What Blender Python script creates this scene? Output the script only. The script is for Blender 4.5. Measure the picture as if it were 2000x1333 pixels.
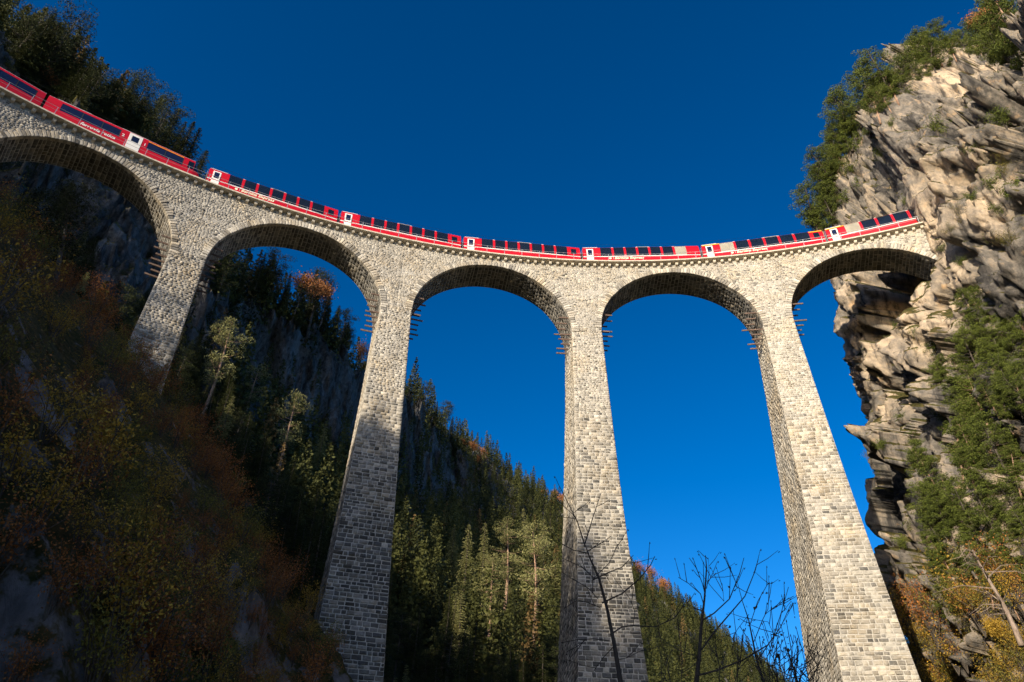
import bpy, math, random
import numpy as np
from mathutils import Vector, Matrix
from mathutils.bvhtree import BVHTree

# ------------------------------------------------------------------ reset
for o in list(bpy.data.objects):
    bpy.data.objects.remove(o)
scene = bpy.context.scene
COL = scene.collection
random.seed(7)
RNG = np.random.default_rng(11)

# ------------------------------------------------------------------ camera
PITCH, ROLL, FPX = 0.6396228, -0.0344629, 1459.9
CAMZ = 1.6
cam_d = bpy.data.cameras.new('camera')
cam = bpy.data.objects.new('camera', cam_d)
COL.objects.link(cam)
cam_d.sensor_width = 36.0
cam_d.lens = 36.0 * FPX / 2000.0
cam_d.clip_start = 0.1
cam_d.clip_end = 9000
_cp, _sp, _cr, _sr = math.cos(PITCH), math.sin(PITCH), math.cos(ROLL), math.sin(ROLL)
_r0, _u0 = Vector((1, 0, 0)), Vector((0, -_sp, _cp))
_right = _r0 * _cr - _u0 * _sr
_up = _r0 * _sr + _u0 * _cr
_back = _right.cross(_up)
_m = Matrix((_right, _up, _back)).transposed().to_4x4()
_m.translation = Vector((0, 0, CAMZ))
cam.matrix_world = _m
scene.camera = cam

# ------------------------------------------------------------------ world, sun, exposure
SUN_EL = math.radians(18.5)
SUN_BEAR = math.radians(-146)          # clockwise from +Y
world = bpy.data.worlds.new('World')
scene.world = world
world.use_nodes = True
wn = world.node_tree
for n in list(wn.nodes):
    wn.nodes.remove(n)
sky = wn.nodes.new('ShaderNodeTexSky')
sky.sky_type = 'NISHITA'
sky.sun_disc = False
sky.sun_elevation = SUN_EL
sky.sun_rotation = SUN_BEAR
sky.altitude = 1500
sky.air_density = 0.95
sky.dust_density = 4.0
sky.ozone_density = 3.0
hs = wn.nodes.new('ShaderNodeHueSaturation')
hs.inputs['Saturation'].default_value = 1.24
bg = wn.nodes.new('ShaderNodeBackground')
bg.inputs['Strength'].default_value = 0.10
wo = wn.nodes.new('ShaderNodeOutputWorld')
gm = wn.nodes.new('ShaderNodeGamma')
gm.inputs['Gamma'].default_value = 1.27
wn.links.new(sky.outputs[0], gm.inputs['Color'])
wn.links.new(gm.outputs[0], hs.inputs['Color'])
wn.links.new(hs.outputs[0], bg.inputs['Color'])
wn.links.new(bg.outputs[0], wo.inputs['Surface'])

sun_d = bpy.data.lights.new('sun', 'SUN')
sun_d.energy = 5.0
sun_d.angle = math.radians(0.5)
sun_d.color = (1.0, 0.87, 0.68)
sun = bpy.data.objects.new('sun', sun_d)
COL.objects.link(sun)
SDIR = Vector((math.sin(SUN_BEAR) * math.cos(SUN_EL), math.cos(SUN_BEAR) * math.cos(SUN_EL), math.sin(SUN_EL)))
sun.rotation_euler = SDIR.to_track_quat('Z', 'Y').to_euler()
sun.location = (-60, -90, 120)

scene.view_settings.view_transform = 'Standard'
scene.view_settings.look = 'None'
scene.view_settings.exposure = 0.42
scene.view_settings.gamma = 1.0
scene.view_settings.use_curve_mapping = False
scene.render.engine = 'CYCLES'
scene.cycles.max_bounces = 4
scene.cycles.diffuse_bounces = 2
scene.cycles.transparent_max_bounces = 8

# ------------------------------------------------------------------ numeric noise
def _hash(ix, iy, iz, seed):
    h = (ix.astype(np.int64) * 374761393 + iy.astype(np.int64) * 668265263 +
         iz.astype(np.int64) * 2147483647 + seed * 1274126177) & 0xFFFFFFFF
    h = ((h ^ (h >> 13)) * 1274126177) & 0xFFFFFFFF
    h = ((h ^ (h >> 16)) * 2246822519) & 0xFFFFFFFF
    return ((h ^ (h >> 15)) & 0xFFFFFF) / float(0xFFFFFF)

def vnoise(p, seed=0):
    p = np.asarray(p, float)
    i = np.floor(p); f = p - i
    f = f * f * (3 - 2 * f)
    ix, iy, iz = i[:, 0], i[:, 1], i[:, 2]
    r = 0
    for dx in (0, 1):
        wx = f[:, 0] if dx else 1 - f[:, 0]
        for dy in (0, 1):
            wy = f[:, 1] if dy else 1 - f[:, 1]
            for dz in (0, 1):
                wz = f[:, 2] if dz else 1 - f[:, 2]
                r = r + wx * wy * wz * _hash(ix + dx, iy + dy, iz + dz, seed)
    return r * 2 - 1

def fbm(p, octv=4, seed=0, gain=.5):
    a, r, q = 1.0, 0, np.array(p, float)
    for k in range(octv):
        r = r + a * vnoise(q, seed + k * 17)
        q = q * 2.03 + 3.7
        a *= gain
    return r

def ridged(p, octv=4, seed=0):
    a, r, q = 1.0, 0, np.array(p, float)
    for k in range(octv):
        r = r + a * (1 - 2 * np.abs(vnoise(q, seed + k * 31)))
        q = q * 2.1 + 1.3
        a *= .5
    return r

def worley(p, seed=0):
    """returns F1, F2 and a random value of the nearest cell"""
    p = np.asarray(p, float)
    i = np.floor(p)
    f1 = np.full(len(p), 9.); f2 = np.full(len(p), 9.); cv = np.zeros(len(p))
    for dx in (-1, 0, 1):
        for dy in (-1, 0, 1):
            for dz in (-1, 0, 1):
                c = i + [dx, dy, dz]
                h = [_hash(c[:, 0], c[:, 1], c[:, 2], seed + s) for s in (1, 2, 3, 4)]
                d = np.sqrt((c[:, 0] + h[0] - p[:, 0]) ** 2 + (c[:, 1] + h[1] - p[:, 1]) ** 2 + (c[:, 2] + h[2] - p[:, 2]) ** 2)
                m = d < f1
                f2 = np.where(m, f1, np.minimum(f2, d))
                cv = np.where(m, h[3], cv)
                f1 = np.where(m, d, f1)
    return f1, f2, cv

def facets(p, scale, seed=0, tilt=.5, step=.5):
    """fractured rock: every cell is a tilted plane with its own offset; metres in, metres out (+ cell value)"""
    sc = np.asarray(scale, float); g = np.asarray(p, float) / sc
    i = np.floor(g); best = np.full(len(g), 9.); out = np.zeros(len(g)); cv = np.zeros(len(g)); sec = np.full(len(g), 9.)
    for dx in (-1, 0, 1):
        for dy in (-1, 0, 1):
            for dz in (-1, 0, 1):
                c = i + [dx, dy, dz]
                h = [_hash(c[:, 0], c[:, 1], c[:, 2], seed + s_) for s_ in range(7)]
                d = np.stack([g[:, 0] - c[:, 0] - h[0], g[:, 1] - c[:, 1] - h[1], g[:, 2] - c[:, 2] - h[2]], 1)
                L_ = np.sqrt((d ** 2).sum(1)); m = L_ < best
                pl = ((h[3] - .5) * d[:, 0] * sc[0] + (h[4] - .5) * d[:, 1] * sc[1] + (h[5] - .5) * d[:, 2] * sc[2]) * 2 * tilt + (h[6] - .5) * 2 * step
                sec = np.where(m, best, np.minimum(sec, L_))
                out = np.where(m, pl, out); cv = np.where(m, h[6], cv); best = np.where(m, L_, best)
    return out, cv, sec - best

# ------------------------------------------------------------------ object helpers
def prop(o, label=None, cat=None, group=None, kind=None):
    if label: o['label'] = label
    if cat: o['category'] = cat
    if group: o['group'] = group
    if kind: o['kind'] = kind
    return o

def empty(name, loc=(0, 0, 0), rot=(0, 0, 0)):
    o = bpy.data.objects.new(name, None)
    o.empty_display_size = .5
    o.location = loc; o.rotation_euler = rot
    COL.objects.link(o)
    return o

def link(name, me, parent=None, loc=None):
    o = bpy.data.objects.new(name, me)
    COL.objects.link(o)
    if parent: o.parent = parent
    if loc is not None: o.location = loc
    return o

def mesh(name, V, F, mat=None, tone=None, smooth=False, mats=None, mi=None):
    me = bpy.data.meshes.new(name)
    V = np.asarray(V, float)
    if isinstance(F, np.ndarray):
        n, k = F.shape
        me.vertices.add(len(V)); me.vertices.foreach_set('co', V.ravel())
        me.loops.add(n * k); me.loops.foreach_set('vertex_index', F.ravel().astype(np.int32))
        me.polygons.add(n)
        me.polygons.foreach_set('loop_start', np.arange(0, n * k, k, dtype=np.int32))
        me.polygons.foreach_set('loop_total', np.full(n, k, dtype=np.int32))
        me.update(calc_edges=True)
    else:
        me.from_pydata(V.tolist(), [], F)
    if mats:
        for m in mats: me.materials.append(m)
    elif mat: me.materials.append(mat)
    if mi is not None: me.polygons.foreach_set('material_index', np.asarray(mi, dtype=np.int32))
    if tone is not None:
        a = me.attributes.new('tone', 'FLOAT', 'FACE')
        a.data.foreach_set('value', np.asarray(tone, dtype=np.float32))
    if smooth: me.polygons.foreach_set('use_smooth', np.ones(len(me.polygons), dtype=bool))
    me.update()
    return me

class MB:
    """mesh collector"""
    def __init__(s): s.V = []; s.F = []; s.M = []; s.m = 0
    def add(s, V, F):
        b = len(s.V); s.V += [tuple(v) for v in V]
        s.F += [tuple(i + b for i in f) for f in F]; s.M += [s.m] * len(F)
        return s
    def box(s, x0, x1, y0, y1, z0, z1):
        return s.add([(x0, y0, z0), (x1, y0, z0), (x1, y1, z0), (x0, y1, z0), (x0, y0, z1), (x1, y0, z1), (x1, y1, z1), (x0, y1, z1)],
                     [(0, 3, 2, 1), (4, 5, 6, 7), (0, 1, 5, 4), (1, 2, 6, 5), (2, 3, 7, 6), (3, 0, 4, 7)])
    def obox(s, c, X, Y, Z):
        """box with centre and three half-axis vectors"""
        c, X, Y, Z = map(Vector, (c, X, Y, Z))
        V = [c + X * a + Y * b + Z * d for d in (-1, 1) for a, b in ((-1, -1), (1, -1), (1, 1), (-1, 1))]
        return s.add(V, [(0, 3, 2, 1), (4, 5, 6, 7), (0, 1, 5, 4), (1, 2, 6, 5), (2, 3, 7, 6), (3, 0, 4, 7)])
    def tube(s, pts, rad, n=6, cap=True):
        pts = [Vector(p) for p in pts]
        if not hasattr(rad, '__len__'): rad = [rad] * len(pts)
        V = []; F = []
        ref = Vector((0.13, 0.31, 0.94))
        for i, p in enumerate(pts):
            d = (pts[min(i + 1, len(pts) - 1)] - pts[max(i - 1, 0)]).normalized()
            a = d.cross(ref)
            if a.length < .1: a = d.cross(Vector((1, 0, 0)))
            a.normalize(); b = d.cross(a)
            for k in range(n):
                t = 2 * math.pi * k / n
                V.append(p + (a * math.cos(t) + b * math.sin(t)) * rad[i])
        for i in range(len(pts) - 1):
            for k in range(n):
                k2 = (k + 1) % n
                F.append((i * n + k, i * n + k2, (i + 1) * n + k2, (i + 1) * n + k))
        if cap:
            F.append(tuple(range(n))[::-1]); F.append(tuple((len(pts) - 1) * n + k for k in range(n)))
        return s.add(V, F)
    def build(s, name, mat, parent=None, smooth=False, mats=None):
        me = mesh(name, s.V, s.F, mat, smooth=smooth, mats=mats, mi=s.M if mats else None)
        return link(name, me, parent)

# ------------------------------------------------------------------ materials
def mat_new(name):
    m = bpy.data.materials.new(name); m.use_nodes = True
    nt = m.node_tree
    return m, nt, nt.nodes['Principled BSDF']

def N(nt, t, **kw):
    n = nt.nodes.new(t)
    for k, v in kw.items():
        if k.startswith('i_'):
            n.inputs[k[2:].replace('_', ' ')].default_value = v
        else: setattr(n, k, v)
    return n

def ramp(nt, stops, fac):
    r = nt.nodes.new('ShaderNodeValToRGB')
    el = r.color_ramp.elements
    while len(el) < len(stops): el.new(.5)
    for e, (p, c) in zip(el, stops):
        e.position = p; e.color = (*c, 1) if len(c) == 3 else c
    nt.links.new(fac, r.inputs[0])
    return r.outputs[0]

def mixc(nt, a, b, fac, mode='MIX'):
    n = nt.nodes.new('ShaderNodeMix'); n.data_type = 'RGBA'; n.blend_type = mode
    for s, v in ((n.inputs[0], fac), (n.inputs[6], a), (n.inputs[7], b)):
        if hasattr(v, 'is_linked'): nt.links.new(v, s)
        elif isinstance(v, (tuple, list)): s.default_value = (*v, 1) if len(v) == 3 else v
        else: s.default_value = v
    return n.outputs[2]

def noise(nt, scale, detail=4, rough=.6, vec=None, dist=0):
    n = nt.nodes.new('ShaderNodeTexNoise')
    n.inputs['Scale'].default_value = scale; n.inputs['Detail'].default_value = detail
    n.inputs['Roughness'].default_value = rough; n.inputs['Distortion'].default_value = dist
    if vec is None:
        g = nt.nodes.new('ShaderNodeNewGeometry'); vec = g.outputs['Position']
    nt.links.new(vec, n.inputs['Vector'])
    return n.outputs['Fac']

def bump(nt, bsdf, h, strength=.5, dist=.05):
    b = nt.nodes.new('ShaderNodeBump')
    b.inputs['Strength'].default_value = strength; b.inputs['Distance'].default_value = dist
    nt.links.new(h, b.inputs['Height']); nt.links.new(b.outputs[0], bsdf.inputs['Normal'])

def simple(name, col, rough=.6, metal=0., var=.12, sc=3., spec=.5):
    m, nt, b = mat_new(name)
    n = noise(nt, sc)
    c = ramp(nt, [(.3, tuple(x * (1 - var) for x in col)), (.7, tuple(min(1, x * (1 + var)) for x in col))], n)
    nt.links.new(c, b.inputs['Base Color'])
    b.inputs['Roughness'].default_value = rough; b.inputs['Metallic'].default_value = metal
    b.inputs['Specular IOR Level'].default_value = spec
    return m

def stone_mat():
    m, nt, b = mat_new('stone_blocks')
    at = N(nt, 'ShaderNodeAttribute', attribute_name='tone')
    n1 = noise(nt, 5., 5, .7)
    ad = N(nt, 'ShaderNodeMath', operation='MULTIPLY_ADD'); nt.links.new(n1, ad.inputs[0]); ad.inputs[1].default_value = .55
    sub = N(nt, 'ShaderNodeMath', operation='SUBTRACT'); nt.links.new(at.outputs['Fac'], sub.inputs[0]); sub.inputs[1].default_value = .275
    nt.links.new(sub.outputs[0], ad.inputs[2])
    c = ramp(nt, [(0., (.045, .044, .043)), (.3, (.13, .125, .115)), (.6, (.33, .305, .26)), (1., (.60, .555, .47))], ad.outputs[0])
    warm = noise(nt, .35, 3, .6)
    wf = ramp(nt, [(.45, (0, 0, 0)), (.75, (1, 1, 1))], warm)
    c2 = mixc(nt, c, (1.0, .88, .70), wf, 'MULTIPLY')
    gs = N(nt, 'ShaderNodeNewGeometry'); ms = N(nt, 'ShaderNodeMapping'); ms.inputs['Scale'].default_value = (1, 1, .10)
    nt.links.new(gs.outputs['Position'], ms.inputs['Vector'])
    c2 = mixc(nt, c2, (.58, .57, .56), ramp(nt, [(.50, (0, 0, 0)), (.68, (.8, .8, .8))], noise(nt, .9, 5, .65, ms.outputs[0])), 'MULTIPLY')
    nt.links.new(c2, b.inputs['Base Color'])
    b.inputs['Roughness'].default_value = .92; b.inputs['Specular IOR Level'].default_value = .2
    bump(nt, b, noise(nt, 9., 5, .75), .8, .05)
    return m

def mortar_mat():
    m, nt, b = mat_new('mortar')
    n1 = noise(nt, 2.5, 5, .65)
    c = ramp(nt, [(.3, (.30, .28, .24)), (.7, (.50, .465, .40))], n1)
    nt.links.new(c, b.inputs['Base Color'])
    b.inputs['Roughness'].default_value = .95
    bump(nt, b, noise(nt, 12., 4, .7), .6, .04)
    return m

def rock_mat(name, light, mid, dark, moss=True, streak=1., tone=False):
    m, nt, b = mat_new(name)
    g = N(nt, 'ShaderNodeNewGeometry')
    mp = N(nt, 'ShaderNodeMapping'); mp.inputs['Scale'].default_value = (1, 1, .35)
    mp.inputs['Rotation'].default_value = (.5, .25, 0)
    nt.links.new(g.outputs['Position'], mp.inputs['Vector'])
    n1 = noise(nt, .11, 9, .66, mp.outputs[0], .8)
    n2 = noise(nt, 1.1, 7, .75)
    a = mixc(nt, n1, n2, .4)
    if tone:
        at = N(nt, 'ShaderNodeAttribute', attribute_name='tone')
        tn_ = N(nt, 'ShaderNodeMath', operation='MULTIPLY_ADD'); nt.links.new(at.outputs['Fac'], tn_.inputs[0]); tn_.inputs[1].default_value = .30; tn_.inputs[2].default_value = -.195
        sm = N(nt, 'ShaderNodeMath', operation='ADD'); nt.links.new(a, sm.inputs[0]); nt.links.new(tn_.outputs[0], sm.inputs[1]); a = sm.outputs[0]
    c = ramp(nt, [(.34, dark), (.45, mid), (.53, tuple(x * .6 + y * .4 for x, y in zip(mid, light))), (.62, light)], a)
    st = N(nt, 'ShaderNodeMapping'); st.inputs['Scale'].default_value = (1., 1., .09)
    nt.links.new(g.outputs['Position'], st.inputs['Vector'])
    n3 = noise(nt, .8, 4, .6, st.outputs[0])
    sf = ramp(nt, [(.52, (0, 0, 0)), (.66, (streak, streak, streak))], n3)
    c = mixc(nt, c, dark, sf)
    n6 = noise(nt, .55, 5, .6)
    c = mixc(nt, c, (light[0] * 1.0, light[1] * .78, light[2] * .5), ramp(nt, [(.6, (0, 0, 0)), (.74, (.6, .6, .6))], n6))
    if moss:
        sx = N(nt, 'ShaderNodeSeparateXYZ'); nt.links.new(g.outputs['Normal'], sx.inputs[0])
        n4 = noise(nt, .7, 5, .7)
        ad = N(nt, 'ShaderNodeMath', operation='ADD'); nt.links.new(sx.outputs[2], ad.inputs[0]); nt.links.new(n4, ad.inputs[1])
        mf = ramp(nt, [(.92, (0, 0, 0)), (1.08, (1, 1, 1))], ad.outputs[0])
        mc = ramp(nt, [(.35, (.035, .045, .012)), (.65, (.13, .10, .035))], noise(nt, 2.2, 4))
        c = mixc(nt, c, mc, mf)
    nt.links.new(c, b.inputs['Base Color'])
    b.inputs['Roughness'].default_value = .95; b.inputs['Specular IOR Level'].default_value = .15
    n5 = noise(nt, 1.5, 11, .8, mp.outputs[0], 1.2)
    bump(nt, b, n5, 1., .35)
    return m

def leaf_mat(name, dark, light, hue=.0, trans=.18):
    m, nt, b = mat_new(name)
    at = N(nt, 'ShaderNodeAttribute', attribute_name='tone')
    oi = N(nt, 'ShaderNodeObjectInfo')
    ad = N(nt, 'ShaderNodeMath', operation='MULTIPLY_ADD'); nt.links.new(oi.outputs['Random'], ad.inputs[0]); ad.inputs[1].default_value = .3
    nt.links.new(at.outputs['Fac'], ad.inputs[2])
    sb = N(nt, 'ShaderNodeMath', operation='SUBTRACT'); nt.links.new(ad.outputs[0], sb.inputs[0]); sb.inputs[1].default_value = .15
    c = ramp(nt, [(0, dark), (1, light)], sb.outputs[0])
    nt.links.new(c, b.inputs['Base Color'])
    b.inputs['Roughness'].default_value = .75; b.inputs['Specular IOR Level'].default_value = .2
    tr = N(nt, 'ShaderNodeBsdfTranslucent'); nt.links.new(c, tr.inputs[0])
    mx = N(nt, 'ShaderNodeMixShader'); mx.inputs[0].default_value = trans
    nt.links.new(b.outputs[0], mx.inputs[1]); nt.links.new(tr.outputs[0], mx.inputs[2])
    nt.links.new(mx.outputs[0], nt.nodes['Material Output'].inputs[0])
    return m

def bark_mat(name, a, c):
    m, nt, b = mat_new(name)
    g = N(nt, 'ShaderNodeNewGeometry')
    mp = N(nt, 'ShaderNodeMapping'); mp.inputs['Scale'].default_value = (1, 1, .25)
    nt.links.new(g.outputs['Position'], mp.inputs['Vector'])
    n = noise(nt, 6, 5, .7, mp.outputs[0])
    nt.links.new(ramp(nt, [(.35, a), (.65, c)], n), b.inputs['Base Color'])
    b.inputs['Roughness'].default_value = .95
    bump(nt, b, n, .8, .04)
    return m

M_STONE = stone_mat(); M_MORTAR = mortar_mat()
M_CLIFF = rock_mat('limestone', (.60, .47, .33), (.20, .18, .155), (.045, .043, .042), streak=.9, tone=True)
M_GREYROCK = rock_mat('grey_rock', (.21, .21, .215), (.065, .063, .063), (.014, .013, .013), streak=.8)
M_NEARROCK = rock_mat('slope_rock', (.44, .43, .43), (.17, .16, .155), (.03, .027, .024), streak=.5)
M_CONC = simple('pale_concrete', (.55, .49, .39), .85, var=.25, sc=4)
M_RED = simple('red_coach_paint', (.50, .005, .010), .3, var=.05, spec=.6)
M_WHITE = simple('white_coach_paint', (.80, .77, .72), .35, var=.04)
M_ROOF = simple('silver_roof_paint', (.50, .48, .47), .45, var=.1)
M_YEL = simple('yellow_stripe', (.85, .50, .03), .4, var=.04)
M_BLACK = simple('black_rubber', (.015, .015, .016), .6)
M_STEEL = simple('galvanised_steel', (.42, .42, .42), .45, metal=.5)
M_RUST = simple('rusty_iron', (.15, .10, .075), .8, var=.5, sc=6)
M_BALLAST = simple('ballast', (.22, .20, .18), .95, var=.4, sc=20)
M_CREAM = simple('cream_print', (.85, .78, .55), .4, var=.02)
M_RAIL = simple('rail_steel', (.25, .17, .13), .5, metal=.6)
M_DRYWOOD = bark_mat('dead_wood', (.15, .11, .08), (.34, .26, .20))
M_PINEBARK = bark_mat('pine_bark', (.17, .10, .065), (.46, .30, .20))
M_DARKBARK = bark_mat('dark_bark', (.035, .028, .022), (.11, .09, .07))
M_TWIG = bark_mat('twig_bark', (.012, .010, .009), (.035, .030, .026))
M_SOIL = simple('forest_soil', (.05, .042, .028), .95, var=.5, sc=1.5)
M_GRASS = simple('meadow', (.06, .07, .03), .95, var=.4, sc=.4)

def glass_mat(name, col, rough=.06):
    m, nt, b = mat_new(name)
    n = noise(nt, .6, 2)
    nt.links.new(ramp(nt, [(.3, tuple(x * .8 for x in col)), (.7, tuple(x * 1.2 for x in col))], n), b.inputs['Base Color'])
    b.inputs['Roughness'].default_value = rough; b.inputs['IOR'].default_value = 1.5
    return m
M_GLASS = glass_mat('tinted_glass', (.008, .012, .020))
M_GLASSB = glass_mat('blue_tinted_glass', (.010, .015, .045), .1)
M_GLASSL = glass_mat('pale_blind_glass', (.34, .31, .24), .15)

M_SPRUCE = leaf_mat('spruce_needles', (.008, .012, .005), (.07, .08, .022))
M_PINE = leaf_mat('pine_needles', (.07, .075, .022), (.42, .40, .16))
M_PINEG = leaf_mat('green_pine_needles', (.020, .034, .007), (.21, .25, .045))
M_FOREST = leaf_mat('forest_needles', (.010, .016, .005), (.105, .110, .030))
M_AUT = leaf_mat('copper_leaves', (.16, .055, .020), (.50, .23, .08))
M_GOLD = leaf_mat('gold_leaves', (.16, .095, .015), (.62, .40, .06))
M_RUSTL = leaf_mat('russet_leaves', (.10, .038, .012), (.55, .22, .06))
M_LARCH = leaf_mat('dull_larch_needles', (.06, .035, .012), (.24, .16, .06))
M_OLIVE = leaf_mat('olive_leaves', (.030, .034, .008), (.30, .26, .05))
M_DRYG = leaf_mat('dry_litter', (.05, .032, .016), (.30, .20, .085))

# ------------------------------------------------------------------ photo geometry
def ray(px, py):
    dx, dy = px - 1000, -(py - 666.5)
    u = (dx * _cr + dy * _sr) / FPX; v = (-dx * _sr + dy * _cr) / FPX
    return Vector((u, _cp - v * _sp, _sp + v * _cp))
def un(px, py, D):
    r = ray(px, py); k = D / math.hypot(r.x, r.y)
    return Vector((0, 0, CAMZ)) + r * k
def proj(p):
    x, y, z = p[0], p[1], p[2] - CAMZ
    d = y * _cp + z * _sp
    if d < .1: return (-9999, -9999)
    u = x / d * FPX; v = (-y * _sp + z * _cp) / d * FPX
    return (1000 + u * _cr - v * _sr, 666.5 - (u * _sr + v * _cr))
def inframe(p, m=60):
    q = proj(p)
    return -m < q[0] < 2000 + m and -m < q[1] < 1333 + m

# ================================================================== TERRAIN
# valley floor
def ss(a, b, x):
    t = np.clip((x - a) / (b - a), 0, 1); return t * t * (3 - 2 * t)

gx = np.concatenate([-np.geomspace(3500, 20, 18), np.linspace(-15, 15, 7), np.geomspace(20, 3500, 18)])
GX, GY = np.meshgrid(gx, gx, indexing='ij')
V = np.stack([GX.ravel(), GY.ravel(), -1.2 + .3 * fbm(np.stack([GX.ravel() * .05, GY.ravel() * .05, GX.ravel() * 0], 1), 3)], 1)
n = len(gx); I = np.arange(n * n).reshape(n, n)
F = np.stack([I[:-1, :-1].ravel(), I[1:, :-1].ravel(), I[1:, 1:].ravel(), I[:-1, 1:].ravel()], 1)
prop(link('ground', mesh('ground', V, F, M_GRASS, smooth=True)), 'grassy valley floor under the viaduct', kind='structure')

def grid_mesh(P, mat, name, smooth=True):
    a, b = P.shape[:2]
    I = np.arange(a * b).reshape(a, b)
    F = np.stack([I[:-1, :-1].ravel(), I[1:, :-1].ravel(), I[1:, 1:].ravel(), I[:-1, 1:].ravel()], 1)
    return mesh(name, P.reshape(-1, 3), F, mat, smooth=smooth), F

# ---- near slope (carries the left piers)
def zA(x, y):
    x = np.asarray(x, float); y = np.asarray(y, float)
    xf = np.where(y > 0, -6 + 3 * ss(34, 62, y), -6 + .25 * y)
    s = xf - x
    z = 1.33 * s - .25 * np.maximum(s - 20, 0) * ss(-8, 10, y)
    cap = 60. - 15. * ss(-10, 22, y) + 3 * np.sin(x * .05)
    z = cap - np.logaddexp(0, (cap - z) / 5) * 5 if False else np.minimum(z, cap + (z - cap) * .06)
    z = np.maximum(z, -3 + s * .05)
    back = np.maximum(y - (61 + (-x) * .02), 0)
    z = z - back * 1.35 * ss(-75, -45, x)
    z = z - np.maximum(y - 40, 0) * .0
    p = np.stack([x * .09, y * .09, x * 0], -1).reshape(-1, 3)
    w = fbm(p, 4, 5).reshape(x.shape)
    p2 = np.stack([x * .35, y * .35, x * 0 + 3], -1).reshape(-1, 3)
    w2 = ridged(p2, 3, 9).reshape(x.shape)
    q3 = np.stack([x, y, x * 0 + z * .5], -1).reshape(-1, 3)
    w3 = (facets(q3, (7., 7., 7.), 51, .5, 1.3)[0] + facets(q3, (2.6, 2.6, 2.6), 61, .5, .5)[0]).reshape(x.shape)
    amp = ss(-3, 10, z)
    dp = np.sqrt((x + 38) ** 2 + (y - 52) ** 2); calm = 1 - ss(8, 20, dp)
    return z + amp * (w * 2.4 + w2 * .5 + w3) * (1 - .8 * calm) * (1 - .55 * ss(-10, -20, x) * ss(8, 22, y)) + 1.2 * calm - 3.2 * np.exp(-((x + 21) ** 2 + (y - 34) ** 2) / 110.)

xs = np.concatenate([np.linspace(-170, -80, 46), np.linspace(-79.4, 1, 135)])
ys = np.concatenate([np.linspace(-170, 5, 80), np.linspace(5.6, 92, 145)])
XX, YY = np.meshgrid(xs, ys, indexing='ij')
ZZ = zA(XX, YY)
PA = np.stack([XX, YY, ZZ], -1)
meA, FA = grid_mesh(PA, M_NEARROCK, 'near_hillside', smooth=False)
prop(link('near_hillside', meA), 'dark rocky hillside under the left end of the viaduct', kind='structure')
BVH_A = BVHTree.FromPolygons(PA.reshape(-1, 3).tolist(), FA.tolist())

# ---- far mountain wall, given as profiles (distance, height) per bearing
COLS = [
    (-105, [(70, 20), (90, 40), (110, 52), (125, 60), (150, 70), (260, 90)]),
    (-88, [(72, 35), (85, 55), (95, 62), (105, 66), (125, 72), (260, 110)]),
    (-72, [(72, 42), (86, 84), (100, 92), (112, 95), (135, 110), (260, 190)]),  # unseen ridge, raised to cast shade on the trees right of the second pier
    (-60, [(72, 42), (90, 54), (108, 66), (124, 116), (145, 145), (260, 240)]),
    (-52, [(74, 42), (92, 54), (112, 68), (128, 118), (150, 152), (260, 250)]),
    (-45, [(76, 40), (94, 53), (116, 68), (130, 116), (152, 150), (260, 244)]),
    (-38, [(78, 34), (98, 50), (118, 68), (130, 110), (150, 139), (260, 232)]),
    (-34, [(80, 31), (100, 48), (122, 68), (130, 102), (146, 126), (260, 208)]),
    (-29, [(84, 28), (108, 52), (132, 76), (140, 104), (152, 116), (270, 190)]),
    (-25, [(86, 24), (112, 50), (140, 76), (147, 104), (158, 113), (280, 180)]),
    (-20, [(88, 20), (120, 48), (154, 78), (162, 112), (175, 121), (320, 180)]),
    (-14, [(90, 14), (128, 44), (182, 84), (190, 120), (204, 126), (350, 170)]),
    (-9.6, [(90, 9), (136, 40), (222, 100), (234, 142), (260, 152), (400, 190)]),
    (-4, [(92, 5), (140, 36), (300, 128), (322, 172), (380, 191), (520, 215)]),
    (4.7, [(95, 2), (145, 30), (330, 125), (390, 160), (450, 197), (600, 220)]),
    (10, [(110, 0), (170, 26), (350, 92), (430, 138), (480, 164), (640, 180)]),
    (15, [(130, -2), (200, 22), (370, 75), (450, 112), (510, 138), (680, 150)]),
    (19.7, [(160, -4), (240, 12), (400, 55), (480, 86), (550, 110), (700, 120)]),
    (25, [(200, -4), (300, 6), (440, 36), (520, 56), (600, 74), (760, 80)]),
    (33, [(220, -4), (320, 2), (460, 18), (540, 30), (620, 40), (780, 40)]),
]
CB = np.array([c[0] for c in COLS], float)
CPR = np.array([c[1] for c in COLS], float)          # (ncol, 6, 2)
TK = np.array([0, .2, .5, .62, .75, 1.])
def bprof(b, t):
    """b bearing deg, t 0..1 -> D, z (no relief)"""
    b = np.asarray(b, float); t = np.asarray(t, float)
    k = np.clip(np.searchsorted(CB, b) - 1, 0, len(CB) - 2)
    f = (b - CB[k]) / (CB[k + 1] - CB[k]); f = np.clip(f, 0, 1)
    j = np.clip(np.searchsorted(TK, t) - 1, 0, len(TK) - 2)
    g = (t - TK[j]) / (TK[j + 1] - TK[j])
    def at(kk): return CPR[kk, j] * (1 - g)[..., None] + CPR[kk, j + 1] * g[..., None]
    r = at(k) * (1 - f)[..., None] + at(k + 1) * f[..., None]
    return r[..., 0], r[..., 1]
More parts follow.
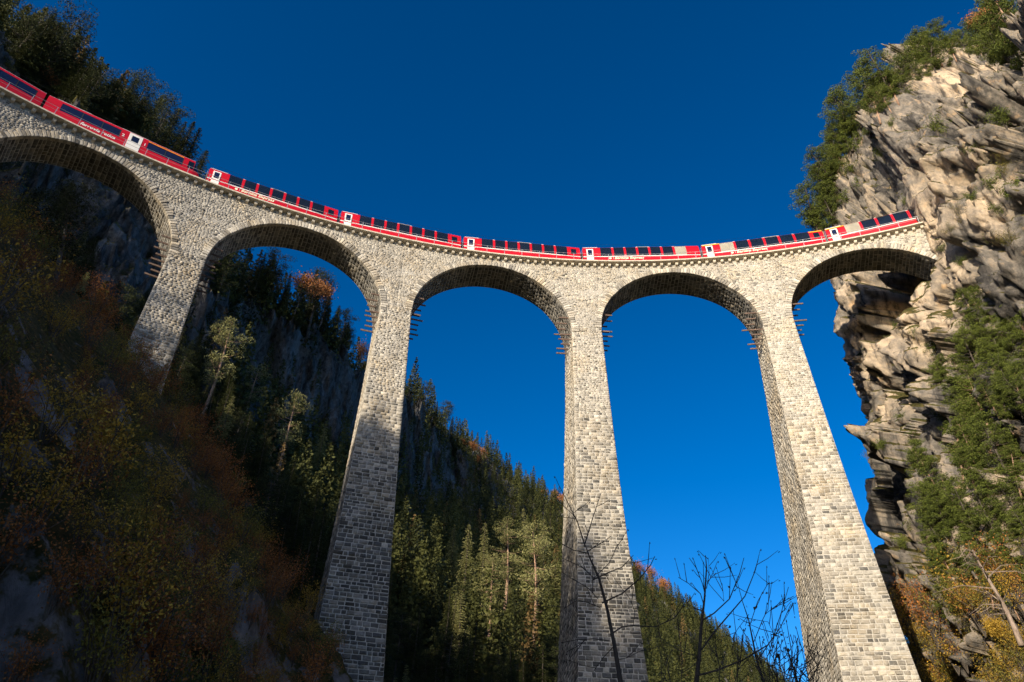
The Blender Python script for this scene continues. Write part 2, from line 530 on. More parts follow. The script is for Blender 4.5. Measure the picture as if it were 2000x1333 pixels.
def terrB(b, t):
    D, z = bprof(b, t)
    x = D * np.sin(np.radians(b)); y = D * np.cos(np.radians(b))
    sh = x.shape
    sc = np.clip(D / 150, .7, 2.2)
    p = np.stack([x, y, z], -1).reshape(-1, 3)
    rel = ridged(p / 46., 4, 21).reshape(sh) * 5.2 * sc * .8
    rel2 = ridged(p / 12. * [1, 1, .5], 4, 41).reshape(sh) * 3.2
    fa, cva, _ = facets(p, (15., 15., 24.), 5, .35, 2.2); fb, cvb, _ = facets(p, (5.5, 5.5, 8.), 15, .45, .9); fc_, _, _ = facets(p, (2.2, 2.2, 3.0), 16, .5, .45)
    rel3 = (fa + fb + fc_).reshape(sh)
    edge = ss(0, .12, t) * (1 - ss(.66, .76, t) * .7) * (.45 + .55 * ss(.35, .5, t))
    off = (rel * .8 + rel2 + rel3 * (.35 + .65 * ss(.42, .5, t) * (1 - ss(.66, .76, t)))) * edge
    nx, ny = -np.sin(np.radians(b)), -np.cos(np.radians(b))
    return np.stack([x + nx * off * .8, y + ny * off * .8, z + off * .35], -1)
bs = np.concatenate([np.linspace(-104, -62, 60), np.linspace(-61.8, 28, 720), np.linspace(28.6, 32.5, 6)])
ts = np.concatenate([np.linspace(0, .44, 75), np.linspace(.44, .78, 170)[1:], np.linspace(.78, 1, 30)[1:]])
BB, TT = np.meshgrid(bs, ts, indexing='ij')
PB = terrB(BB, TT)
# skirt at the foot so the body meets the ground
foot = PB[:, :1].copy(); foot[..., 2] = -4
PB = np.concatenate([foot, PB], 1)
meB, FB = grid_mesh(PB, M_GREYROCK, 'far_mountainside', smooth=False)
prop(link('far_mountainside', meB), 'wooded mountainside with grey crags behind the viaduct', kind='structure')
BVH_B = BVHTree.FromPolygons(PB.reshape(-1, 3).tolist(), FB.tolist())

# ---- right cliff
def crest(px, py, D): return un(px, py, D)
CLIFF = [  # plan x,y of the face, then crest point
    ((120, 150), (112, 160, 92)),
    ((80, 112), (84, 128, 96)),
    ((56, 98), (66, 110, 92)),
    ((51.8, 91), tuple(crest(1630, 448, 104))),
    ((50.8, 84), tuple(crest(1650, 330, 103))),
    ((51.2, 76), tuple(crest(1690, 215, 100))),
    ((50.6, 69), tuple(crest(1760, 150, 99))),
    ((50.0, 62.5), tuple(crest(1850, 88, 98))),
    ((49.3, 57), tuple(crest(1960, 112, 97))),
    ((51.0, 48), tuple(crest(2080, 165, 97))),
    ((54, 38), tuple(crest(2230, 230, 97))),
    ((57, 26), (95, 42, 100)),
    ((56, 8), (95, 16, 108)),
    ((52, -12), (92, -12, 100)),
    ((50, -60), (92, -60, 90)),
]
ZK = np.array([-4, 3, 10, 18, 28, 40, 56, 72])       # heights of rows below the crest part
OK = np.array([-24, -17, -11, -6, -1.5, 0, .2, 0.6]) # push towards the valley
def cliff_grid(na, nz):
    seg = len(CLIFF) - 1
    A = np.linspace(0, seg, na)
    T = np.linspace(0, 1, nz)
    base = np.array([c[0] for c in CLIFF], float); cr = np.array([c[1] for c in CLIFF], float)
    k = np.clip(A.astype(int), 0, seg - 1); f = (A - k)
    f2 = f
    bx = base[k] * (1 - f2)[:, None] + base[k + 1] * f2[:, None]
    cx = cr[k] * (1 - f2)[:, None] + cr[k + 1] * f2[:, None]
    # outward direction for the talus
    tg = np.gradient(bx, axis=0); tg /= np.linalg.norm(tg, axis=1)[:, None]
    nrm = np.stack([tg[:, 1], -tg[:, 0]], 1)          # points to the valley (west)
    P = np.zeros((na, nz, 3)); N_ = np.zeros((na, nz, 3))
    for j, t in enumerate(T):
        if t < .62:
            z = -4 + (76) * t / .62
            off = np.interp(z, ZK, OK)
            # the talus exists on the near side only
            near = ss(92, 74, bx[:, 1])
            o = np.where(off < 0, off * (.35 + .65 * near), off)
            P[:, j, 0] = bx[:, 0] - nrm[:, 0] * o; P[:, j, 1] = bx[:, 1] - nrm[:, 1] * o; P[:, j, 2] = z
        elif t < .9:
            g = (t - .62) / .28
            z0 = 72
            p0 = np.stack([bx[:, 0] - nrm[:, 0] * .6, bx[:, 1] - nrm[:, 1] * .6, bx[:, 0] * 0 + z0], 1)
            e = g ** 1.0
            lat = g ** 1.25
            P[:, j, :2] = p0[:, :2] * (1 - lat)[None] + cx[:, :2] * lat if np.isscalar(lat) is False else p0[:, :2] * (1 - lat) + cx[:, :2] * lat
            P[:, j, 2] = p0[:, 2] * (1 - e) + cx[:, 2] * e
        else:
            g = (t - .9) / .1
            P[:, j] = cx
            P[:, j, 0] += -nrm[:, 0] * g * 40 + 14 * g
            P[:, j, 1] += -nrm[:, 1] * g * 40
            P[:, j, 2] += g * 1
        up_ = .2 + .7 * ss(.60, .72, t); N_[:, j, 0] = nrm[:, 0] * (1.1 - up_ * .5); N_[:, j, 1] = nrm[:, 1] * (1.1 - up_ * .5); N_[:, j, 2] = up_
    return P, N_
PC, NC = cliff_grid(520, 520)
# resample columns: more in the visible part happens through the control spacing
q = PC.reshape(-1, 3)
rot = np.array([[.87, 0, .5], [0, 1, 0], [-.5, 0, .87]])
qr = q @ rot.T
wv = np.stack([fbm(q / 7., 3, 4), fbm(q / 7., 3, 6), fbm(q / 7., 3, 7)], 1)
wv2 = np.stack([fbm(q / 2.6, 3, 8), fbm(q / 2.6, 3, 9), fbm(q / 2.6, 3, 10)], 1)
big = fbm(qr / [20., 12., 30.], 4, 71)
mid = ridged(qr / [10., 5., 16.] + wv * .35, 5, 83)
f1, f2, cv = worley(qr / [7., 5.5, 13.] + wv * .8, 3)
g1, g2, cw = worley(qr / [2.6, 2.0, 5.2] + wv2 * .7, 13)
crack = np.minimum((f2 - f1) * 4, 1)
def crackline(n_, w): return np.exp(-(n_ / w) ** 2)
c1 = crackline(fbm(qr / [12., 6., 26.] + wv * .5, 4, 140), .06); c2 = crackline(fbm(qr / [5., 3., 11.] + wv * .6, 4, 150), .07)
zz = q[:, 2]
patchy = ss(-.3, .4, fbm(q / 13., 2, 190))
jw = wv * 1.2
fA, cA, eA = facets(q + jw, (9., 7., 17.), 201, .42, 1.7)
fB, cB, eB = facets(qr + jw * .6, (3.4, 2.7, 6.0), 211, .48, .75)
fC, cC, eC = facets(qr + jw * .3, (1.5, 1.2, 2.4), 221, .5, .30)
fD, cD, eD = facets(qr, (.7, .6, 1.0), 231, .5, .12)
vert = ridged(q / [11., 6.5, 46.] + wv * [.25, .25, .1], 3, 240); gully = crackline(fbm(q / [14., 8., 60.] + wv * .22, 3, 250), .075)
disp = (big * 2.6 + mid * .9 + vert * 2.3 - gully * 4.6 + fA + fB * .6 + fC * (.35 + .6 * patchy) + fD * .8 - c1 * 2.6 - c2 * 1.1 * patchy
        - .5 * (1 - np.minimum(eB * 9, 1)) + fbm(q / .8, 3, 91) * .08)
ROCKTONE = .5 + (cA - .5) * .34 + (cB - .5) * .30 + (cC - .5) * .22 + fbm(q / 16., 3, 195) * .40
lowf = ss(8, 26, zz)
edgef = ss(88, 78, q[:, 1])
topf = np.tile(1 - .65 * ss(.82, .92, np.linspace(0, 1, PC.shape[1])), PC.shape[0])
disp = disp * (.35 + .65 * lowf) * (.6 + .4 * edgef) * topf
# keep the bridge seat where it is
dseat = np.sqrt((q[:, 0] - 51.5) ** 2 + (q[:, 1] - 66) ** 2 + ((zz - 70) * .6) ** 2)
disp = disp * (.25 + .75 * ss(4, 11, dseat)) - .35 * (1 - ss(4, 9, dseat))
# hollows (caves) of the upper wall, and the recess under the last arch
def hollow(c, r, depth):
    d = np.sqrt((((q - np.array(c)) / np.array(r)) ** 2).sum(1))
    return -depth * (1 - ss(.55, 1.05, d))
PCd = None
HOL = []
nn = NC.reshape(-1, 3)
q2 = q + nn * disp[:, None]
PC = q2.reshape(PC.shape)

def carve(PCg, px, py, rx, ry, depth):
    """push the wall back where the picture shows a hollow"""
    bv = BVHTree.FromPolygons(PCg.reshape(-1, 3).tolist(), FC.tolist())
    h = bv.ray_cast(Vector((0, 0, CAMZ)), ray(px, py).normalized())
    if h[0] is None: return PCg
    c = np.array(h[0]); Q = PCg.reshape(-1, 3)
    d = np.sqrt(((Q[:, 1] - c[1]) / rx) ** 2 + ((Q[:, 2] - c[2]) / ry) ** 2 + ((Q[:, 0] - c[0]) / 14) ** 2)
    wob = .22 * vnoise(Q / 2.2, 55)
    k = depth * (1 - ss(.6, 1.05, d + wob))
    Q = Q - nn * k[:, None]
    return Q.reshape(PCg.shape)
a_, b_ = PC.shape[:2]
I = np.arange(a_ * b_).reshape(a_, b_)
FC = np.stack([I[:-1, :-1].ravel(), I[:-1, 1:].ravel(), I[1:, 1:].ravel(), I[1:, :-1].ravel()], 1)
for args in [(1915, 165, 8., 3.6, 8.), (1815, 225, 4.5, 6.5, 7.), (1775, 590, 6.5, 6., 8.), (1725, 930, 3.5, 2.5, 3.), (1870, 700, 3., 4., 3.), (1700, 780, 1.8, 6., 2.), (1790, 330, 2.5, 4., 3.)]:
    PC = carve(PC, *args)
meC = mesh('rock_cliff', PC.reshape(-1, 3), FC, M_CLIFF, smooth=False, tone=ROCKTONE[FC[:, 0]])
prop(link('rock_cliff', meC), 'towering pale limestone cliff that the train enters on the right', kind='structure')
BVH_C = BVHTree.FromPolygons(PC.reshape(-1, 3).tolist(), FC.tolist())

ORI = Vector((0, 0, CAMZ))
def hit(px, py, bvs):
    d = ray(px, py).normalized(); best = None
    for bv in bvs:
        h = bv.ray_cast(ORI, d)
        if h[0] is not None and (best is None or h[3] < best[3]): best = h
    return best

# ================================================================== VIADUCT
AX, AY, RR, HH, GR, TH0 = 13.5466, -25.9977, 100.787, 68.929, .03993, 1.617026
HC, DIN, DOUT = 1.961, 2.191, 2.148
W0, W1, W2, Q1, Q2, O1, DS, SP = 1.776, -.00094, .000497, .12668, .000266, .10228, 5.135, 23.7
RA = 10.0
def deckz(s): return HH + GR * s
def pos(s, off, z):
    s, off, z = np.broadcast_arrays(np.asarray(s, float), off, z)
    th = TH0 - s / RR; r = RR + off
    return np.stack([AX + r * np.cos(th), AY + r * np.sin(th), z], -1)
def qin(s, z):
    t = np.maximum(deckz(s) - DS - z, 0); return DIN + Q1 * t + Q2 * t * t
def qout(s, z):
    t = np.maximum(deckz(s) - DS - z, 0); return DOUT + O1 * t
def wp(k, z):
    t = np.maximum(deckz(k * SP) - DS - z, 0); return W0 + .055 + W1 * t + W2 * t * t
def pside(k, sg, r, z, off=0.):
    """point on the side face of pier k; r radial offset, off = pushed outward from the face"""
    s0 = k * SP; th = TH0 - s0 / RR
    t = np.maximum(deckz(s0) - DS - z, 0)
    bl = 1 - ss(6.9, 15., t)
    w = (wp(k, z) + off) * (1 + bl * r / RR)
    R_ = RR + r
    return np.stack([AX + R_ * math.cos(th) + sg * w * math.sin(th), AY + R_ * math.sin(th) - sg * w * math.cos(th), z + r * 0], -1)
def pfront(k, u, z, off=0.):
    """point on the inner face of pier k; u -1..1 across"""
    s0 = k * SP; q_ = qin(s0, z) + off
    L_ = pside(k, -1, -q_, z); R_ = pside(k, 1, -q_, z)
    f = ((u + 1) / 2)[..., None]
    return L_ * (1 - f) + R_ * f
def zspring(kb): return deckz(kb * SP) - HC - RA
def wall_pt(s, z, off=0.): return pos(s, -(qin(s, z) + off), z)

viaduct = prop(empty('railway_viaduct', tuple(pos(0, 0, -1.2))), 'tall curved grey stone railway viaduct with high arches, train on top', 'viaduct')
VORG = Vector(viaduct.location)
def vpart(name, V, F, mat, parent=None, tone=None, smooth=False, kind=None):
    V = np.asarray(V, float) - np.array(VORG)
    o = link(name, mesh(name, V, F, mat, tone=tone, smooth=smooth), parent or viaduct)
    if kind: o['kind'] = kind
    return o
def gridF(a, b, flip=False, base=0):
    I = np.arange(a * b).reshape(a, b) + base
    f = [I[:-1, :-1].ravel(), I[1:, :-1].ravel(), I[1:, 1:].ravel(), I[:-1, 1:].ravel()]
    if flip: f = f[::-1]
    return np.stack(f, 1)

def stones(cells, mapper, rise=(.03, .08), jit=.02, inset=.05, tones=None, seed=0):
    """cells (n,4) u0,u1,v0,v1 metric; mapper(u,v,off)->xyz.  9 verts, 8 faces each"""
    rg = np.random.default_rng(seed)
    n = len(cells); c = np.asarray(cells, float)
    u = np.stack([c[:, 0], c[:, 1], c[:, 1], c[:, 0]], 1) + rg.uniform(-jit, jit, (n, 4))
    v = np.stack([c[:, 2], c[:, 2], c[:, 3], c[:, 3]], 1) + rg.uniform(-jit, jit, (n, 4))
    cu, cvv = u.mean(1, keepdims=True), v.mean(1, keepdims=True)
    ins = rg.uniform(.5, 1.3, (n, 4)) * inset
    ui = u - np.sign(u - cu) * ins; vi = v - np.sign(v - cvv) * ins
    h = rg.uniform(rise[0], rise[1], (n, 1)) * rg.uniform(.7, 1.3, (n, 4))
    w = (c[:, 1] - c[:, 0])[:, None]; hh = (c[:, 3] - c[:, 2])[:, None]
    cc_u = cu + rg.uniform(-.2, .2, (n, 1)) * w; cc_v = cvv + rg.uniform(-.2, .2, (n, 1)) * hh
    U = np.concatenate([u, ui, cc_u], 1); Vv = np.concatenate([v, vi, cc_v], 1)
    O = np.concatenate([np.full((n, 4), -.02), h, h.mean(1, keepdims=True) + rg.uniform(-.01, .035, (n, 1))], 1)
    P = mapper(U.ravel(), Vv.ravel(), O.ravel())
    T = rg.uniform(0, 1, n) if tones is None else tones
    return P.reshape(n, 9, 3), T
SF4 = [(0, 1, 5, 4), (1, 2, 6, 5), (2, 3, 7, 6), (3, 0, 4, 7)]
SF3 = [(4, 5, 8), (5, 6, 8), (6, 7, 8), (7, 4, 8)]
def stones_mesh(P, T, name, parent, cellname='masonry', split=0, key=None, piece='stone'):
    """merge into one stuff part, optionally splitting off the first idx as separate pieces"""
    n = len(P)
    order = np.arange(n)
    sep = np.zeros(n, bool)
    if split:
        sep[np.argsort(-key)[:split]] = True
    rest = np.where(~sep)[0]
    if len(rest):
        V = P[rest].reshape(-1, 3)
        m_ = len(rest); b = (np.arange(m_) * 9)[:, None, None]
        f3 = []
        # use triangles throughout
        tri = np.array([(a, b_, c_) for a, b_, c_, d_ in SF4] + [(a, c_, d_) for a, b_, c_, d_ in SF4] + SF3)
        Fm = (tri[None] + b).reshape(-1, 3)
        o = vpart(name, V, Fm, M_STONE, parent, tone=np.repeat(T[rest], 12), kind='stuff')
    for i in np.where(sep)[0]:
        cpt = P[i].mean(0)
        me = mesh(piece, P[i] - cpt, SF4 + SF3, M_STONE, tone=np.full(8, T[i]))
        o = link(piece, me, parent)
        o.location = Vector(cpt - np.array(VORG)) 

def rows(v0, v1, hmin, hmax, rg):
    out = []; v = v0
    while v < v1 - hmin * .6:
        h = rg.uniform(hmin, hmax)
        if v + h > v1 - hmin * .5: h = v1 - v
        out.append((v, v + h)); v += h
    return out
def fill(u0, u1, r, wmin, wmax, rg, gap):
    out = []; u = u0
    while u < u1 - .08:
        w = rg.uniform(wmin, wmax)
        if u + w > u1 - wmin * .6: w = u1 - u
        out.append((u + gap / 2, u + w - gap / 2, r[0] + gap / 2, r[1] - gap / 2)); u += w
    return out

RINGW = .80
TOPB = .80        # masonry starts this far below the deck edge
def arch_z(s, kb):
    c = kb * SP; zc = zspring(kb)
    return zc + np.sqrt(np.maximum(RA ** 2 - (s - c) ** 2, 0))

sep_all = []   # (size, ...) candidates decided per pier below
rgS = np.random.default_rng(5)
# ---- arches (bays)
for kb in (-3.5, -2.5, -1.5, -.5, .5, 1.5):
    c = kb * SP; zc = zspring(kb)
    seen = kb > -3
    # columns
    ang = np.linspace(math.pi, 0, 41)
    s_arch = c + RA * np.cos(ang); zb_arch = zc + RA * np.sin(ang)
    sL = c - SP / 2; sR = c + SP / 2
    S_ = np.concatenate([[sL], s_arch, [sR]]); ZB = np.concatenate([[zc], zb_arch, [zc]])
    fr = np.linspace(0, 1, 9)
    ZT = deckz(S_) - .5
    Z = ZB[:, None] + (ZT - ZB)[:, None] * fr[None]
    SS = np.repeat(S_[:, None], 9, 1)
    fv = wall_pt(SS, Z).reshape(-1, 3); bv_ = pos(SS, qout(SS, Z), Z).reshape(-1, 3)
    nS = len(S_)
    F1 = gridF(nS, 9); F2 = gridF(nS, 9, True, nS * 9)
    # soffit with its own verts
    rr = np.linspace(0, 1, 5)
    so = []
    for s_, z_ in zip(s_arch, zb_arch):
        a = -qin(s_, z_); b2 = qout(s_, z_)
        so.append(pos(np.full(5, s_), a + (b2 - a) * rr, np.full(5, z_)))
    so = np.array(so).reshape(-1, 3)
    F3 = gridF(41, 5, True, nS * 18)
    asp = vpart('arch_span', np.concatenate([fv, bv_, so]), np.concatenate([F1, F2, F3]), M_MORTAR)
    if not seen: continue
    # spandrel rubble
    cells = []; tones = []
    zlo = zc; ztop = deckz(c + SP / 2) - .55
    rg = np.random.default_rng(int(kb * 10) + 100)
    for r in rows(zlo, ztop, .18, .30, rg):
        zm = (r[0] + r[1]) / 2
        ro = RA + RINGW * .9
        if zm < zc + ro: hw = math.sqrt(max(ro ** 2 - (zm - zc) ** 2, 0)); iv = [(sL, c - hw), (c + hw, sR)]
        else: iv = [(sL, sR)]
        for a, b2 in iv:
            lim = (zm + .15 - HH + TOPB) / GR     # deck is above zm only for s > lim
            a = max(a, lim) if lim > a else a
            if b2 - a < .12: continue
            cc = fill(a, b2, r, .22, .50, rg, .04)
            cells += cc
    cells = np.array(cells)
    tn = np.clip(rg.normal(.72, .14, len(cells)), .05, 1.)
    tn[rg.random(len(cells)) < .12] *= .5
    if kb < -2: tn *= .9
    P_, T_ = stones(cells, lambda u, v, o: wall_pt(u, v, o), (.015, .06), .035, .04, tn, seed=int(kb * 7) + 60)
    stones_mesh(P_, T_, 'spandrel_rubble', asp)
    # soffit blocks
    cells = []
    ring0 = .38
    for r in rows(.02, math.pi * RA - .02, .34, .55, rg):
        z_ = zc + RA * math.sin((r[0] + r[1]) / 2 / RA); s_ = c - RA * math.cos((r[0] + r[1]) / 2 / RA)
        wdt = float(qin(s_, z_) + qout(s_, z_)) - .03
        cells += fill(ring0, wdt, r, .45, 1.05, rg, .045)
    cells = np.array(cells)
    def smap(u, v, o, c=c, zc=zc):
        a = v / RA; rad = RA - o
        s_ = c - rad * np.cos(a); z_ = zc + rad * np.sin(a)
        z0 = zc + RA * np.sin(a); s0 = c - RA * np.cos(a)
        return pos(s_, -qin(s0, z0) + u, z_)
    tn = np.clip(rg.normal(.29, .12, len(cells)), .1, .9)  # shade under the arch put into a darker stone tone
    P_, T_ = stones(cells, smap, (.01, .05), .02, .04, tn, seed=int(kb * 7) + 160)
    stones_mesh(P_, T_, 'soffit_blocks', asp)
    # voussoirs: ring stones as solid wedges seen in the face
    nv = 84
    for i in range(nv):
        if kb == 1.5 and i > nv * .8: continue
        a0 = math.pi * (i + .06) / nv; a1 = math.pi * (i + .94) / nv
        r0 = RA - .02; r1 = RA + RINGW * rg.uniform(.68, 1.15)
        prj = rg.uniform(.07, .13)
        us = [(a0, r0), (a1, r0), (a1, r1), (a0, r1)]
        pts = []
        for lay, (off, ins) in enumerate(((prj - .02, 0), (prj + .02, .05), (-.42, 0))):
            for j, (a, r_) in enumerate(us):
                a_2 = a + (ins / RA) * (1 if j in (0, 3) else -1); r_2 = r_ + ins * (1 if j in (0, 1) else -1)
                s_ = c - r_2 * math.cos(a_2); z_ = zc + r_2 * math.sin(a_2)
                pts.append(wall_pt(s_, z_, off + rg.uniform(-.012, .012) * (lay < 2)))
        pts = np.array(pts)
        ctr = pts.mean(0)
        F = [(4, 5, 6, 7), (0, 1, 5, 4), (1, 2, 6, 5), (2, 3, 7, 6), (3, 0, 4, 7), (8, 9, 1, 0), (9, 10, 2, 1), (10, 11, 3, 2), (11, 8, 0, 3)]
        t_ = float(np.clip(rg.normal(.72, .17), .2, 1))
        o = link('voussoir', mesh('voussoir', pts - ctr, F, M_STONE, tone=np.full(9, t_)), asp)
        o.location = Vector(ctr - np.array(VORG))

# ---- piers
ZLOW = -3.
for k in (-3, -2, -1, 0, 1):
    zt = zspring(k + .5) + .12
    zz_ = np.linspace(zt, ZLOW, 40)
    ring = []
    for z_ in zz_:
        s0 = k * SP; a = -qin(s0, z_); b2 = qout(s0, z_)
        z1 = np.array(z_)
        ring.append([pside(k, -1, a, z1), pside(k, 1, a, z1), pside(k, 1, b2, z1), pside(k, -1, b2, z1)])
    ring = np.array(ring)
    Vp = ring.reshape(-1, 3); Fp = []
    for i in range(39):
        for j in range(4):
            j2 = (j + 1) % 4
            Fp.append((i * 4 + j, (i + 1) * 4 + j, (i + 1) * 4 + j2, i * 4 + j2))
    pier = vpart('pier', Vp, Fp, M_MORTAR)
    if k == -3: continue
    rg = np.random.default_rng(300 + k)
    zb = {-2: 34., -1: 6., 0: 6., 1: 6.}[k]
    # front
    cells = []; hts = rows(zb, 44., .30, .46, rg) + rows(44., zt, .22, .35, rg)
    fcell = []
    for r in hts:
        zm = (r[0] + r[1]) / 2; w = float(wp(k, np.array(zm)))
        big = zm < 44
        fcell += fill(-w - .015, w + .015, r, .38 if big else .26, .85 if big else .58, rg, .05)
    fcell = np.array(fcell)
    def fmap(u, v, o, k=k):
        w = wp(k, v); return pfront(k, u / w, v, o)
    zm = (fcell[:, 2] + fcell[:, 3]) / 2
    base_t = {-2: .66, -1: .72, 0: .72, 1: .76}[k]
    low = {-2: .48, -1: .27, 0: .35, 1: .60}[k]  # weathered lower stones, plus shade on the middle piers put into the tone
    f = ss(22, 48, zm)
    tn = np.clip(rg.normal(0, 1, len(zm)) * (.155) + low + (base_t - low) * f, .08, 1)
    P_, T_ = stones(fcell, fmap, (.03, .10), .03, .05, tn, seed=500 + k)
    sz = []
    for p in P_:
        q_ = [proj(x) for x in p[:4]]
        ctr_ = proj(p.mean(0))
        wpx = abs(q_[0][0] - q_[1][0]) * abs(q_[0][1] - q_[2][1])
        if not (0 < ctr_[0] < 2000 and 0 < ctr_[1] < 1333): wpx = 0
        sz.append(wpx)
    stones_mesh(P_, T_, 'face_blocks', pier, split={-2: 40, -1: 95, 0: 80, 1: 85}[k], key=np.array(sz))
    # visible side
    for sg in ((-1, 1) if k in (-1, 0) else ((1,) if k == -2 else (-1,))):
        cells = []
        for r in hts:
            zm_ = (r[0] + r[1]) / 2
            a = -float(qin(k * SP, zm_)) - .015; b2 = float(qout(k * SP, zm_))
            cells += fill(a, b2, r, .4, .9, rg, .05)
        cells = np.array(cells)
        zm = (cells[:, 2] + cells[:, 3]) / 2
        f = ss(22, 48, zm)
        tn = np.clip(rg.normal(0, 1, len(zm)) * .15 + low + .12 + (base_t - low) * f, .08, 1)  # side stones paled in colour to offset their grazing self-shadow
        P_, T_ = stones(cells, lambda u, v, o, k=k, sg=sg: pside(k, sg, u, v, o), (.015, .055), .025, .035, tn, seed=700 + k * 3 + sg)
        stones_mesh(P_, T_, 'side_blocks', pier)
    # old scaffold rails left in the masonry
    for sg in (-1, 1):
        for dz, nb, upper in ((-.25, 6 if sg > 0 else 5, False), (2.6, 4, True)):
            zr = zspring(k + .5 * sg) + dz
            for j in range(nb):
                s0 = k * SP
                ri = -float(qin(s0, zr)) + .35 + j * (.98 if not upper else 1.15)
                mb = MB()
                inn = pside(k, sg, np.array(ri), np.array(zr), -.2 + (0 if not upper else .2))
                ln = 1.55 + .25 * math.sin(j * 2.3 + k)
                th = TH0 - s0 / RR
                d = Vector((sg * math.sin(th), -sg * math.cos(th), 0))
                A_ = Vector(inn) - VORG; rad_ = Vector((math.cos(th), math.sin(th), 0))
                cpt = A_ + d * ln / 2
                # rail profile: head, web, foot
                mb.obox(cpt + Vector((0, 0, .075)), d * ln / 2, rad_ * .04, Vector((0, 0, .022)))
                mb.obox(cpt, d * (ln / 2 - .004), rad_ * .02, Vector((0, 0, .05)))
                mb.obox(cpt - Vector((0, 0, .072)), d * ln / 2, rad_ * .06, Vector((0, 0, .018)))
                mb.build('scaffold_rail', M_RUST, viaduct)

# ---- deck slab and brackets
SL, SR_ = -95., 49.
OV = .75
ds_ = np.arange(SL, SR_ + .01, 1.)
prof = [(-(DIN + OV), -.30), (-(DIN + OV), -.48), (-DIN + .05, -.54), (DOUT, -.54), (DOUT + .5, -.48), (DOUT + .5, -.30), (DOUT + .2, -.28), (-(DIN + .25), -.28)]
Vd = []; Fd = []
for s_ in ds_:
    for o_, z_ in prof: Vd.append(pos(s_, o_, deckz(s_) + z_))
npf = len(prof)
for i in range(len(ds_) - 1):
    for j in range(npf):
        j2 = (j + 1) % npf
        Fd.append((i * npf + j, (i + 1) * npf + j, (i + 1) * npf + j2, i * npf + j2))
Fd.append(tuple(range(npf))); Fd.append(tuple(range((len(ds_) - 1) * npf, len(ds_) * npf))[::-1])
vpart('deck_slab', Vd, Fd, M_CONC)
# frieze below the slab, flush course of cut stone
nb_ = 0
for i in range(int(SL), int(SR_)):
    s_ = i + .5
    if s_ < -74 or s_ > 45.5: continue
    mb = MB()
    th = TH0 - s_ / RR
    T_ = Vector((math.sin(th), -math.cos(th), GR)).normalized(); Nn = Vector((-math.cos(th), -math.sin(th), 0)); U_ = Vector((0, 0, 1))
    base = Vector(pos(s_, -DIN, deckz(s_))) - VORG
    w = .17
    pf = [(-.05, -.535), (.40, -.515), (.40, -.80), (.32, -.92), (-.05, -1.02)]
    V_ = [base + T_ * sx * w + Nn * a + U_ * b2 for sx in (-1, 1) for a, b2 in pf]
    F_ = [(0, 1, 2, 3, 4), (9, 8, 7, 6, 5)] + [(j, (j + 1) % 5 + 0, (j + 1) % 5 + 5, j + 5) for j in range(5)]
    mb.add(V_, F_)
    mb.build('bracket', M_CONC, viaduct)

# ================================================================== TRACK AND RAILING
RZ = .08
track = prop(empty('railway_track', tuple(pos(0, 0, deckz(0)))), 'single railway track on ballast along the viaduct top', 'railway track')
TO = Vector(track.location)
def sweep(name, prof, s0, s1, step, mat, parent, org, zf=0):
    S_ = np.arange(s0, s1 + .001, step); V_ = []; F_ = []; n_ = len(prof)
    for s_ in S_:
        for o_, z_ in prof: V_.append(Vector(pos(s_, o_, deckz(s_) + z_)) - org)
    for i in range(len(S_) - 1):
        for j in range(n_):
            j2 = (j + 1) % n_
            F_.append((i * n_ + j, (i + 1) * n_ + j, (i + 1) * n_ + j2, i * n_ + j2))
    F_.append(tuple(range(n_))); F_.append(tuple(range((len(S_) - 1) * n_, len(S_) * n_))[::-1])
    return link(name, mesh(name, V_, F_, mat), parent)
sweep('ballast_bed', [(-1.7, -.29), (-1.2, -.08), (1.2, -.08), (1.7, -.29)], -95, 49, 1, M_BALLAST, track, TO)
for o_ in (-.53, .53):
    sweep('rail', [(o_ - .05, -.06), (o_ + .05, -.06), (o_ + .035, .08), (o_ - .035, .08)], -95, 49, 1, M_RAIL, track, TO)
sleep_me = MB().box(-.12, .12, -.95, .95, -.12, -.055)
sme = mesh('sleeper', sleep_me.V, sleep_me.F, M_DARKBARK)
for i in range(180):
    s_ = -94 + i * .79
    if s_ > 48: break
    o = link('sleeper', sme, track); o.location = Vector(pos(s_, 0, deckz(s_))) - TO
    o.rotation_euler = (0, 0, TH0 - s_ / RR - math.pi / 2)
wire = sweep('contact_wire', [(-.008, 5.3), (.008, 5.3), (0, 5.316)], -95, 49, 2, M_BLACK, track, TO)

rail = prop(empty('safety_railing', tuple(pos(0, -(DIN + OV) + .06, deckz(0)))), 'thin grey metal railing along the near edge of the viaduct deck', 'railing')
RO = Vector(rail.location); ro = -(DIN + OV) + .07
pm = MB().box(-.03, .03, -.03, .03, 0, 1.12); pm.box(-.05, .05, -.05, .05, .002, .06)
pme = mesh('post', pm.V, pm.F, M_STEEL)
s_ = -93.
while s_ < 45:
    o = link('post', pme, rail); o.location = Vector(pos(s_, ro, deckz(s_) - .3)) - RO
    o.rotation_euler = (0, 0, TH0 - s_ / RR - math.pi / 2)
    s_ += 2.35
for z_, r_ in ((1.12, .024), (.62, .018)):
    mb = MB(); pts = [Vector(pos(a, ro, deckz(a) - .3 + z_)) - RO for a in np.arange(-93, 45.5, 1.)]
    mb.tube(pts, r_, 5).build('handrail', M_STEEL, rail)

